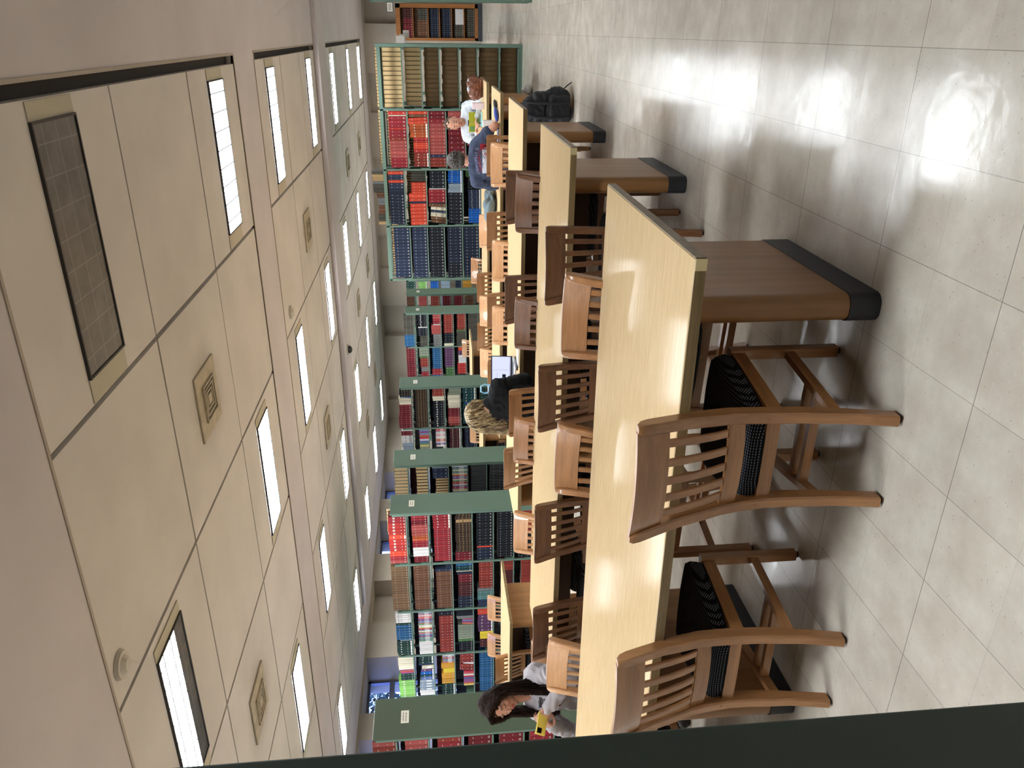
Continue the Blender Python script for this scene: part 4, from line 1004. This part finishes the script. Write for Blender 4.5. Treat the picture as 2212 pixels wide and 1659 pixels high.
# hood and collar
m = MB()
for i in range(13):
    a = -PI * .5 + 2 * PI * i / 12
    p = Vector((.088 * math.cos(a), -.025 + .078 * math.sin(a), .925 - .045 * math.sin(a) - .01)); q_a = -PI * .5 + 2 * PI * (i + 1) / 12
    q = Vector((.088 * math.cos(q_a), -.025 + .078 * math.sin(q_a), .925 - .045 * math.sin(q_a) - .01))
    m.capsule(p, q, .030 if math.sin(a) < .2 else .022, .030 if math.sin(q_a) < .2 else .022)
m.ell((0, -.13, .90), (.12, .065, .085)); m.ell((.0, -.15, .93), (.09, .05, .05))
remesh(m, 'hood', M_hood, root, .008, 4, .006)
# sweatshirt print: looping script over a dark heart patch and a striped shield
def project_on(obj, pts2, w, mat, name, parent, rad=.004):
    dg = bpy.context.evaluated_depsgraph_get(); m = MB()
    for line in pts2:
        P = []
        for (x, z) in line:
            hit, loc, nn, _ = obj.ray_cast(Vector((x, 1.2, z)), Vector((0, -1, 0)))
            if hit and loc.y < .16: P.append(loc + nn * .002)
        if len(P) > 1: m.tube(P, rad, 5)
    if m.v: m.obj(name, mat, parent, True)
bpy.context.view_layer.update()
M_printd = nmat('print_grey', (92, 88, 92), .8); M_printw = nmat('print_white', (226, 222, 224), .8); M_printr = nmat('print_red', (168, 44, 60), .8); M_printb = nmat('print_lavender', (150, 150, 190), .8)
patch = [[(x, .90 + .0 * i - .012 * i) for x in [j * .01 - .045 for j in range(10)]] for i in range(5)]
project_on(to, patch, .1, M_printd, 'print', root, .006)
script = [[(.055 - .11 * u + .012 * math.cos(u * 26), .868 + .018 * math.sin(u * 26)) for u in [i / 60 for i in range(61)]]]
project_on(to, script, .1, M_printw, 'lettering', root, .0035)
stripes = [[(-.03 + i * .012, .815), (-.03 + i * .012, .79), (-.03 + i * .012, .765)] for i in range(5)]
project_on(to, stripes, .1, M_printr, 'print', root, .004)
# hair: scalp and two long curtains
m = MB(); Q = lambda x, y, z: H + Mh @ Vector((x, y, z))
E_ = Mh.to_euler()
m.ell(Q(0, -.026, .034), (.086, .098, .094), E_, 24, 16)
m.ell(Q(0, -.06, -.03), (.080, .065, .09), E_)
rn = random.Random(4)
for s in (-1, 1):
    for j in range(9):
        u = j / 8
        x0 = s * (.012 + .060 * u); y0 = .066 - .10 * u; z0 = .094 - .03 * u * u
        base = Q(x0, y0, z0); side = Q(s * (.086), .050 - .075 * u, .020)
        temple = Q(s * (.088), .044 - .075 * u, -.06)
        low = Vector((s * (.100 + .035 * u), .085 - .07 * u, .93)); bot = Vector((s * (.085 + .06 * u) + rn.uniform(-.01, .01), .105 - .05 * u, .80 - .04 * rn.random()))
        pts = [Q(s * .004, y0, .118 - .015 * u), Q(s * .045, y0 + .004, .104 - .02 * u), side, temple, low, bot]
        if s > 0: pts = pts
        for a, c_, ra, rb in zip(pts, pts[1:], (.010, .013, .017, .019, .020), (.013, .017, .019, .020, .012)): m.capsule(a, c_, ra, rb, 10)
hr = remesh(m, 'hair', M_hdark, root, .006, 3, .0025, 30)
# strands over the curtains
m = MB()
for i in range(150):
    s = rn.choice((-1, 1)); u = rn.random(); dx = rn.uniform(.0, .012)
    pts = [Q(s * .006, .066 - .10 * u, .125 - .012 * u), Q(s * .05, .070 - .10 * u, .110 - .02 * u), Q(s * (.098 + dx * .5), .050 - .075 * u, .020), Q(s * (.104 + dx), .044 - .075 * u + .008, -.06), Vector((s * (.118 + .035 * u + dx), .098 - .07 * u, .93)), Vector((s * (.10 + .06 * u) + rn.uniform(-.02, .02), .118 - .05 * u + rn.uniform(-.01, .01), .78 - .06 * rn.random()))]
    sm = []
    for t0 in range(5):
        for q in range(3): sm.append(pts[t0].lerp(pts[t0 + 1], q / 3))
    tuft(m, sm, .0035, .001, 4)
m.obj('hair_strands', M_hdark, hr, True)
# earbud case-like white button at the ear side
m = MB(); m.ell(Q(.098, -.03, -.055), (.016, .016, .018)); 
# phone held in both hands
wc = (inf[1]['w'] + inf[-1]['w']) * .5
pc = Vector((-.045, .29, .915))
ph = empty('smartphone', root.matrix_world @ pc if False else (0, 0, 0))
Rz = Matrix.Rotation(PI - .04, 4, 'Z'); ph.matrix_world = Matrix.Translation(gb) @ Rz @ Matrix.Translation(pc) @ Euler((-.85, 1.15, .15)).to_matrix().to_4x4() @ Matrix.Scale(.9, 4)
tag(ph, 'smartphone in a yellow case held by the long-haired woman', 'phone')
m = MB(); m.rbox(-.037, .037, -.0055, .0055, -.076, .076, .005, 3); m.obj('case', nmat('yellow_case', (236, 214, 96), .4), ph, True)
m = MB(); m.rbox(-.034, .034, -.0065, -.0045, -.073, .073, .001, 1); m.obj('screen', nmat('dark_glass', (14, 14, 18), .1), ph)
m = MB(); m.rbox(-.028, .004, .005, .008, .03, .066, .004, 2); m.obj('camera_window', nmat('dark_glass', (14, 14, 18), .1), ph)
# ---- blonde-haired person, back to us
bb_ = Vector((-3.03, 6.03, 0))
root, bo, to, H, Mh, inf = figure('person with wavy blonde hair in a black top, back to the camera', bb_, -.05, hip=(0, .14, .49), chest=(.02, .17, .90), headp=(-.10, .23, 1.13), head_rot=(-.30, -.12, .15),
    hands=((.06, .50, .79), (-.14, .50, .79)), elb=((.35, -.3, -1), (-.5, -.3, -1)), top=M_blackt, bottom=M_jean, sho=.165, collar=.03)
m = MB(); Q = lambda x, y, z: H + Mh @ Vector((x, y, z)); E_ = Mh.to_euler(); rn = random.Random(9)
m.ell(Q(0, -.03, .03), (.09, .10, .098), E_, 24, 16)
for i in range(78):
    a = rn.uniform(-3.35, .2); rr = rn.uniform(.5, 1)
    p0 = Q(.05 * math.cos(a) * rr, -.03 + .06 * math.sin(a) * rr, .115); n = 9; pts = []
    L = rn.uniform(.28, .38); ph_ = rn.uniform(0, 6.28); amp = rn.uniform(.010, .02)
    for j in range(n):
        u = j / (n - 1); R = .03 + .075 * min(1, u * 3.2) + .012 * u
        c_ = Q(R * math.cos(a) * 1.02, -.03 + R * 1.05 * math.sin(a), .115 - .02 * u) + Vector((-.05 * u - .01, 0, -L * u ** 1.25))
        c_ += Vector((math.cos(a + PI / 2), math.sin(a + PI / 2), 0)) * amp * math.sin(ph_ + u * 12) * min(1, u * 2) + Vector((math.cos(a), math.sin(a), 0)) * amp * .6 * math.cos(ph_ + u * 12)
        pts.append(c_)
    tuft(m, pts, .020, .010, 8)
hr = remesh(m, 'hair', M_hblond, root, .005, 1, .003, 40)
m = MB()
for i in range(170):
    a = rn.uniform(-3.35, .2); n = 12; pts = []; L = rn.uniform(.27, .42); ph_ = rn.uniform(0, 6.28); amp = rn.uniform(.012, .026)
    for j in range(n):
        u = j / (n - 1); R = .03 + .088 * min(1, u * 3.2) + .02 * u
        c_ = Q(R * math.cos(a) * 1.03, -.03 + R * 1.06 * math.sin(a), .128 - .03 * u) + Vector((-.05 * u - .01, 0, -L * u ** 1.25))
        c_ += Vector((math.cos(a + PI / 2), math.sin(a + PI / 2), 0)) * amp * math.sin(ph_ + u * 13) * min(1, u * 2) + Vector((math.cos(a), math.sin(a), 0)) * amp * math.cos(ph_ + u * 13)
        pts.append(c_)
    tuft(m, pts, rn.choice((.004, .006, .009)), .0015, 6)
m.obj('hair_strands', hair_mat('blonde_highlights', (222, 200, 156), (112, 90, 62), (30, 30, 8)), hr, True)
# ---- man in the navy t-shirt, back to us
mb_ = Vector((-1.27, 8.70, 0))
root, bo, to, H, Mh, inf = figure('man with greying hair in a navy printed t-shirt, seen from behind', mb_, .05, hip=(0, .10, .50), chest=(-.06, .17, .915), headp=(-.03, .26, 1.185), head_rot=(-.25, 0, .05),
    hands=((.32, .34, .775), (-.20, .46, .775)), elb=((.9, -.1, -.9), (-.5, -.4, -1)), top=M_navyt, bottom=M_pants, sleeve='short', k=1.08, hk=1.05, female=False, sho=.18, skin=(198, 142, 118))
m = MB(); Q = lambda x, y, z: H + Mh @ Vector((x, y, z)); E_ = Mh.to_euler(); rn = random.Random(11)
m.ell(Q(0, -.026, .030), (.090, .104, .096), E_, 24, 16); m.ell(Q(0, -.06, -.035), (.078, .060, .055), E_)
for i in range(260):
    d = Vector((rn.gauss(0, 1), rn.gauss(0, 1) - .5, rn.gauss(0, 1) + .5)).normalized()
    if d.y > .55 and d.z < .5: continue
    p = Q(d.x * .086, -.026 + d.y * .100, .028 + d.z * .092); q = p + (Mh @ d) * .014 + Vector((rn.uniform(-.01, .01), rn.uniform(-.01, .01), -.008)); m.capsule(p, q, .010, .004, 6)
remesh(m, 'hair', M_hgrey, root, .005, 1, .002, 50)
# print on the back: lavender and red lines of lettering over a pale panel with a red letter
def back_print(to, root, chest):
    bpy.context.view_layer.update()
    def hitp(x, z):
        h, loc, nn, _ = to.ray_cast(Vector((x, -1.0, z)), Vector((0, 1, 0)))
        return (loc + nn * .0015) if h else None
    def patch(x0, x1, z0, z1, mat, name, off=.0, n=18, shear=0.0, mask=None):
        m = MB()
        for i in range(n):
            for j in range(n):
                xs = [x0 + (x1 - x0) * (i + a) / n for a in (0, 1)]; zs = [z0 + (z1 - z0) * (j + a) / n for a in (0, 1)]
                if mask and not mask((xs[0] + xs[1]) / 2, (zs[0] + zs[1]) / 2): continue
                P = [hitp(x + shear * (z - z0), z) for x, z in ((xs[0], zs[0]), (xs[1], zs[0]), (xs[1], zs[1]), (xs[0], zs[1]))]
                if None in P: continue
                P = [p - Vector((0, off, 0)) for p in P]; m.add(P, [(0, 1, 2, 3)])
        if m.v: m.obj(name, mat, root)
    patch(-.155, .115, .76, .935, nmat('print_pale', (196, 198, 208), .8), 'print', .001)
    patch(.095, .155, .76, .955, M_printr, 'print', .002)
    patch(-.05, .07, .76, .865, nmat('print_blue', (74, 82, 120), .8), 'print', .002, 12, .2)
    def text(s, z, size, mat, name, arc, cx=-.02):
        cu = bpy.data.curves.new('t', 'FONT'); cu.body = s; cu.size = size; cu.align_x = 'CENTER'; cu.extrude = 0; cu.space_character = 1.1
        ob = bpy.data.objects.new('t', cu); COL.objects.link(ob); bpy.context.view_layer.update()
        me = bpy.data.meshes.new_from_object(ob.evaluated_get(bpy.context.evaluated_depsgraph_get())); bpy.data.objects.remove(ob)
        bm = bmesh.new(); bm.from_mesh(me); bmesh.ops.subdivide_edges(bm, edges=[e for e in bm.edges if e.calc_length() > .01], cuts=2)
        for v in bm.verts:
            x = v.co.x + cx; zz = z + v.co.y - arc * x * x
            p = hitp(x, zz); v.co = (p - Vector((0, .003, 0))) if p else Vector((x, chest.y - .15, zz))
        bm.to_mesh(me); bm.free(); me.materials.clear(); me.materials.append(mat); me.name = name
        o = bpy.data.objects.new(name, me); COL.objects.link(o); o.parent = root
    text('OXANVILLE C.', .99, .042, M_printb, 'lettering', 1.2)
    text('OHAMPI IC', .952, .042, M_printr, 'lettering', 1.0)
    text('4', .84, .07, M_printr, 'lettering', 0, -.13); text('R', .86, .08, nmat('print_rust', (176, 80, 70), .8), 'lettering', 0, .05)
back_print(to, root, Vector((-.03, .17, .925)))
m = MB(); m.tube([(.045, .235, .985), (.075, .215, .965), (.085, .20, .935)], .02, 8); 
# ---- man in white, facing us, reading
wb_ = Vector((-1.24, 12.42, 0))
root, bo, to, H, Mh, inf = figure('man in an open white shirt reading a green and yellow book', wb_, PI - .05, hip=(0, -.02, .49), chest=(0, .14, .86), headp=(0, .26, 1.125), head_rot=(-.22, .08, 0),
    hands=((.10, .52, .80), (-.13, .52, .80)), elb=((1.0, -.2, -.8), (-1.0, -.2, -.8)), top=M_white, bottom=M_pants, k=1.12, hk=1.18, female=False, skin=(204, 152, 130), sho=.20, lip=(150, 70, 66))
m = MB(); Q = lambda x, y, z: H + Mh @ Vector((x * 1.15, y * 1.15, z * 1.15)); E_ = Mh.to_euler(); rn = random.Random(12)
m.ell(Q(0, -.036, .040), (.090, .100, .092), E_, 24, 16)
for i in range(120):
    d = Vector((rn.gauss(0, 1), rn.gauss(0, .7), abs(rn.gauss(0, 1)) + .6)).normalized()
    if d.y > .8: continue
    p = Q(d.x * .074, -.02 + d.y * .088, .034 + d.z * .085); m.capsule(p, p + Mh @ d * .014, .010, .004, 6)
remesh(m, 'hair', M_hbrn, root, .006, 1, .002, 50)
m = MB()
m.add([(-.055, .245, .93), (.055, .245, .93), (.03, .262, .74), (-.03, .262, .74), (-.055, .20, .93), (.055, .20, .93), (.03, .20, .74), (-.03, .20, .74)], [(0, 1, 2, 3), (4, 7, 6, 5), (0, 4, 5, 1), (1, 5, 6, 2), (2, 6, 7, 3), (3, 7, 4, 0)])
bpy.context.view_layer.update()
m = MB()
for j in range(14):
    z0 = .925 - j * .014; z1 = z0 - .014; w0 = .045 * (1 - j / 16); w1 = .045 * (1 - (j + 1) / 16); P = []
    for x, z in ((-w0, z0), (w0, z0), (w1, z1), (-w1, z1)):
        h, loc, nn, _ = to.ray_cast(Vector((x, 1.2, z)), Vector((0, -1, 0))); P.append(loc + nn * .002 if h else None)
    if None not in P: m.add(P, [(0, 1, 2, 3)])
if m.v: m.obj('undershirt', M_dkt, root)
# ---------------------------------------------------------------- things on the tables
M_lime = nmat('lime_cover', (168, 172, 36), .45)
gbk = empty('open_book', (-1.21, 11.86, .742)); gbk.rotation_euler = (0, 0, .06); tag(gbk, 'green and yellow book held open upright by the man in white', 'book')
for s in (-1, 1):
    m = MB(); T = Matrix.Rotation(s * .28, 4, 'Z') @ Matrix.Rotation(.12, 4, 'X')
    tmp = MB(); tmp.box(0, s * .138, 0, .003, .03, .185) if s > 0 else tmp.box(s * .138, 0, 0, .003, .03, .185)
    m.add([T @ Vector(v) for v in tmp.v], tmp.f); m.obj('cover', M_lime, gbk)
    tmp = MB(); tmp.box(0, .132, .004, .014, .035, .18) if s > 0 else tmp.box(-.132, 0, .004, .014, .035, .18)
    m = MB(); m.add([T @ Vector(v) for v in tmp.v], tmp.f); m.obj('pages', nmat('page_white', (226, 224, 214), .8), gbk)
    tmp = MB(); tmp.box(.01, .10, -.001, 0, .04, .09) if s > 0 else tmp.box(-.12, -.05, -.001, 0, .1, .17)
    m = MB(); m.add([T @ Vector(v) for v in tmp.v], tmp.f); m.obj('cover_print', nmat('green_print', (92, 150, 84), .5), gbk)
mg = MB(); mg.rbox(-1.36, -1.06, 11.68, 11.84, .74, .752, .002, 1); o = mg.obj('magazine', nmat('magazine_cover', (150, 214, 214), .4)); tag(o, 'thin white and aqua magazine lying under the green book', 'magazine')
cb = MB(); cb.rbox(-.985, -.90, 11.30, 11.40, .74, .90, .006, 2); o = cb.obj('pink_folder_box', nmat('frosted_pink', (216, 200, 208), .5)); tag(o, 'translucent pinkish box standing beside the reading man', 'box')
# brown bag
M_leather = mottled('brown_leather', (112, 66, 46), .18, 14, .4, .2, 60)
bg = empty('leather_bag', (-.72, 11.55, .74)); bg.rotation_euler = (0, 0, .1); tag(bg, 'brown leather bag slumped on the farthest table', 'bag')
m = MB(); m.ell((0, 0, .11), (.145, .085, .105)); m.ell((-.06, .0, .10), (.10, .09, .10)); m.ell((.06, .01, .12), (.09, .08, .10)); m.box(-.12, .12, -.06, .06, .005, .08)
remesh(m, 'bag_body', M_leather, bg, .008, 4, .010, 16)
m = MB(); m.tube([(.10, 0, .18), (.17, 0, .21), (.17, .02, .10), (.13, .02, .05)], .006, 6); m.tube([(-.10, 0, .18), (-.15, -.01, .20), (-.17, -.02, .10)], .006, 6); m.obj('strap', M_leather, bg, True)
m = MB(); m.ell((-.02, -.03, .20), (.035, .03, .022)); m.ell((.09, 0, .20), (.03, .02, .015)); m.obj('lining', M_white, bg, True)
# grey jacket on the fourth table
M_jk = mottled('grey_blue_cloth', (112, 128, 138), .06, 10, .9)
m = MB(); rn = random.Random(2)
for i in range(15):
    m.ell((rn.uniform(-.17, .17), rn.uniform(-.12, .12), .045 + rn.uniform(0, .06)), (rn.uniform(.06, .11), rn.uniform(.05, .09), rn.uniform(.04, .06)), Euler((0, rn.uniform(-.5, .5), rn.uniform(0, 3))))
m.tube([(-.2, -.1, .03), (-.27, -.13, .03), (-.33, -.10, .025)], .035, 8)
jk = remesh(m, 'jacket', M_jk, None, .008, 3, .016, 9)
for v in jk.data.vertices: v.co.z = max(v.co.z, 0.002)
jk.location = (-1.93, 9.25, .74); tag(jk, 'crumpled grey-blue jacket lying on the fourth table', 'jacket')
# pen case, box by the man in the t-shirt
pcs = empty('pencil_case', (-.83, 8.95, .741)); pcs.rotation_euler = (0, 0, 1.1); tag(pcs, 'blue and black pencil case lying by the hand of the man in the t-shirt', 'pencil case')
m = MB(); m.ell((-.0, 0, .025), (.14, .035, .025)); m.obj('pouch', nmat('blue_cloth', (34, 62, 158), .5), pcs, True)
m = MB(); m.ell((.19, 0, .022), (.10, .028, .021)); m.obj('flap', nmat('black_cloth', (18, 20, 24), .5), pcs, True)
m = MB(); m.rbox(-1.02, -.95, 9.50, 9.58, .74, .875, .004, 1); o = m.obj('tissue_box', nmat('tissue_pack', (206, 204, 212), .5)); tag(o, 'small pale packet standing in front of the man in white', 'packet')
m = MB(); m.box(-1.14, -.98, 8.86, 9.08, .74, .748); o = m.obj('notebook', nmat('notebook_cover', (70, 76, 120), .5)); tag(o, 'dark blue notebook under the arm of the man in the t-shirt', 'notebook')
# laptop
lp = empty('laptop', (-3.105, 6.86, .741)); lp.rotation_euler = (0, 0, -.04); tag(lp, 'open laptop with a glowing white document on its screen', 'laptop')
M_dk = nmat('laptop_shell', (30, 31, 34), .35); M_scr = nmat('laptop_screen', (10, 10, 12), .3)
M_scr.node_tree.nodes['Principled BSDF'].inputs['Emission Color'].default_value = (.68, .72, 1.0, 1); M_scr.node_tree.nodes['Principled BSDF'].inputs['Emission Strength'].default_value = 0.27
m = MB(); m.rbox(-.155, .155, 0, .235, 0, .014, .003, 2); m.v = [(x, y + .02, z) for x, y, z in m.v]; m.obj('keyboard_deck', nmat('laptop_deck', (196, 198, 204), .4), lp)
kb = MB()
for i in range(12):
    for j in range(4): kb.box(-.138 + i * .0232, -.138 + i * .0232 + .019, .13 + j * .024, .15 + j * .024, .014, .0152)
kb.obj('keys', M_dk, lp)
T = Matrix.Translation((0, .255, .012)) @ Matrix.Rotation(-.12, 4, 'X')
def tb(mb_, x0, x1, y0, y1, z0, z1):
    q = MB(); q.box(x0, x1, y0, y1, z0, z1); mb_.add([T @ Vector(v) for v in q.v], q.f)
m = MB(); tb(m, -.155, .155, 0, .006, 0, .215); ld = m.obj('lid', M_dk, lp)
m = MB(); tb(m, -.148, .148, -.0015, 0, .018, .202); m.obj('screen', M_scr, ld)
m = MB(); tb(m, -.10, -.045, -.0022, -.0014, .065, .10); m.obj('screen_picture', nmat('screen_dark', (12, 12, 16), .3), ld)
m = MB(); tb(m, .0, .002, -.0022, -.0014, .03, .20); tb(m, -.13, -.03, -.0022, -.0014, .150, .152); tb(m, -.148, .148, -.0022, -.0014, .020, .026)
m.obj('screen_lines', nmat('screen_grey', (150, 154, 190), .3), ld)
m = MB(); m.rbox(-2.86, -2.60, 6.63, 6.80, .74, .748, .001, 1); o = m.obj('paper_sheets', nmat('page_white', (226, 224, 214), .8)); tag(o, 'white sheets of paper beside the laptop at the table edge', 'paper')
m = MB(); m.rbox(-2.93, -2.86, 6.72, 6.92, .741, .757, .006, 2); o = m.obj('phone_case', M_dk); tag(o, 'black flat case lying beside the laptop', 'case')
# tumbler
tu = empty('tumbler', (-3.245, 7.02, .741)); tag(tu, 'blue insulated tumbler with a pale blue handled lid', 'tumbler')
M_tb = nmat('tumbler_blue', (32, 84, 160), .35); M_tl = nmat('tumbler_lid', (150, 200, 232), .4)
m = MB(); m.loft([[(r * math.cos(2 * PI * k / 28), r * math.sin(2 * PI * k / 28), z) for k in range(28)] for z, r in ((0, .034), (.004, .037), (.20, .046), (.215, .046))]); m.obj('cup', M_tb, tu, True)
m = MB(); m.cyl(0, 0, .215, .235, .0462, .0462, 28); m.obj('steel_band', nmat('steel', (190, 190, 186), .25, metal=.8), tu, True)
m = MB(); m.cyl(0, 0, .235, .262, .047, .044, 28); m.obj('lid', M_tl, tu, True)
m = MB(); m.tube([(-.040, 0, .255), (-.048, 0, .30), (-.03, 0, .335), (.03, 0, .335), (.048, 0, .30), (.040, 0, .255)], .008, 8); m.obj('handle', M_tl, tu, True)
# backpack and bottle on the floor
M_bp = mottled('black_nylon', (20, 22, 28), .15, 10, .7, .2, 80)
bp = empty('backpack', (-.72, 8.55, 0)); bp.rotation_euler = (0, 0, .08); tag(bp, 'black backpack standing upright on the floor by the end of a table', 'backpack')
m = MB(); m.rbox(-.17, .15, -.10, .12, .02, .42, .06, 4); m.ell((-.02, 0, .42), (.13, .10, .12)); m.rbox(-.15, .11, -.16, -.08, .04, .26, .04, 3); m.ell((.10, 0, .16), (.10, .1, .14))
remesh(m, 'bag_body', M_bp, bp, .009, 4, .008, 10)
m = MB(); m.tube([(-.07, -.12, .50), (-.10, -.16, .40), (-.11, -.185, .2), (-.10, -.17, .06)], .016, 6); m.tube([(.05, -.11, .50), (.04, -.15, .4), (.03, -.18, .2), (.04, -.17, .05)], .016, 6); m.obj('strap', M_bp, bp, True)
m = MB(); m.tube([(.17, -.02, .10), (.21, -.03, .06), (.24, -.02, .012)], .006, 6); m.tube([(-.03, 0, .53), (0, 0, .57), (.04, 0, .53)], .008, 6); m.obj('loop', M_bp, bp, True)
wbt = empty('plastic_bag', (-.78, 11.95, 0)); tag(wbt, 'small clear plastic bag on the floor at the end of the farthest table', 'plastic bag')
M_plas = nmat('clear_plastic', (214, 212, 208), .2)
m = MB(); m.ell((0, 0, .05), (.09, .07, .05)); m.ell((0, 0, .12), (.03, .02, .04)); remesh(m, 'bag_body', M_plas, wbt, .008, 2, .008, 22)
m = MB(); m.ell((-.01, -.02, .06), (.02, .02, .05)); m.obj('contents', M_white, wbt, True)
# smoke detectors and camera dome on the ceiling
for (x, y, lab, bx_) in ((-3.05, 3.30, 'white round smoke detector beside the half-lit ceiling light', 1), (-3.05, 8.95, 'white round smoke detector before a lit light in the middle bay', 1)):
    d = empty('smoke_detector', (x, y, ZC)); tag(d, lab, 'smoke detector', None)
    m = MB(); m.cyl(0, 0, -.022, 0, .075, .08, 28); m.obj('base', nmat('detector_white', (196, 190, 178), .5), d, True)
    m = MB(); m.cyl(0, 0, -.045, -.022, .035, .055, 24); m.obj('cap', nmat('detector_white', (196, 190, 178), .5), d, True)
d = empty('camera_dome', (-5.35, 13.5, ZC - .078)); tag(d, 'dark security camera dome under the ceiling beam', 'camera dome')
m = MB(); m.cyl(0, 0, -.02, 0, .10, .10, 28); m.obj('base', nmat('detector_white', (196, 190, 178), .5), d, True)
m = MB(); m.ell((0, 0, -.03), (.075, .075, .06)); m.obj('dome', nmat('dark_glass', (14, 14, 18), .1), d, True)
finish_books()
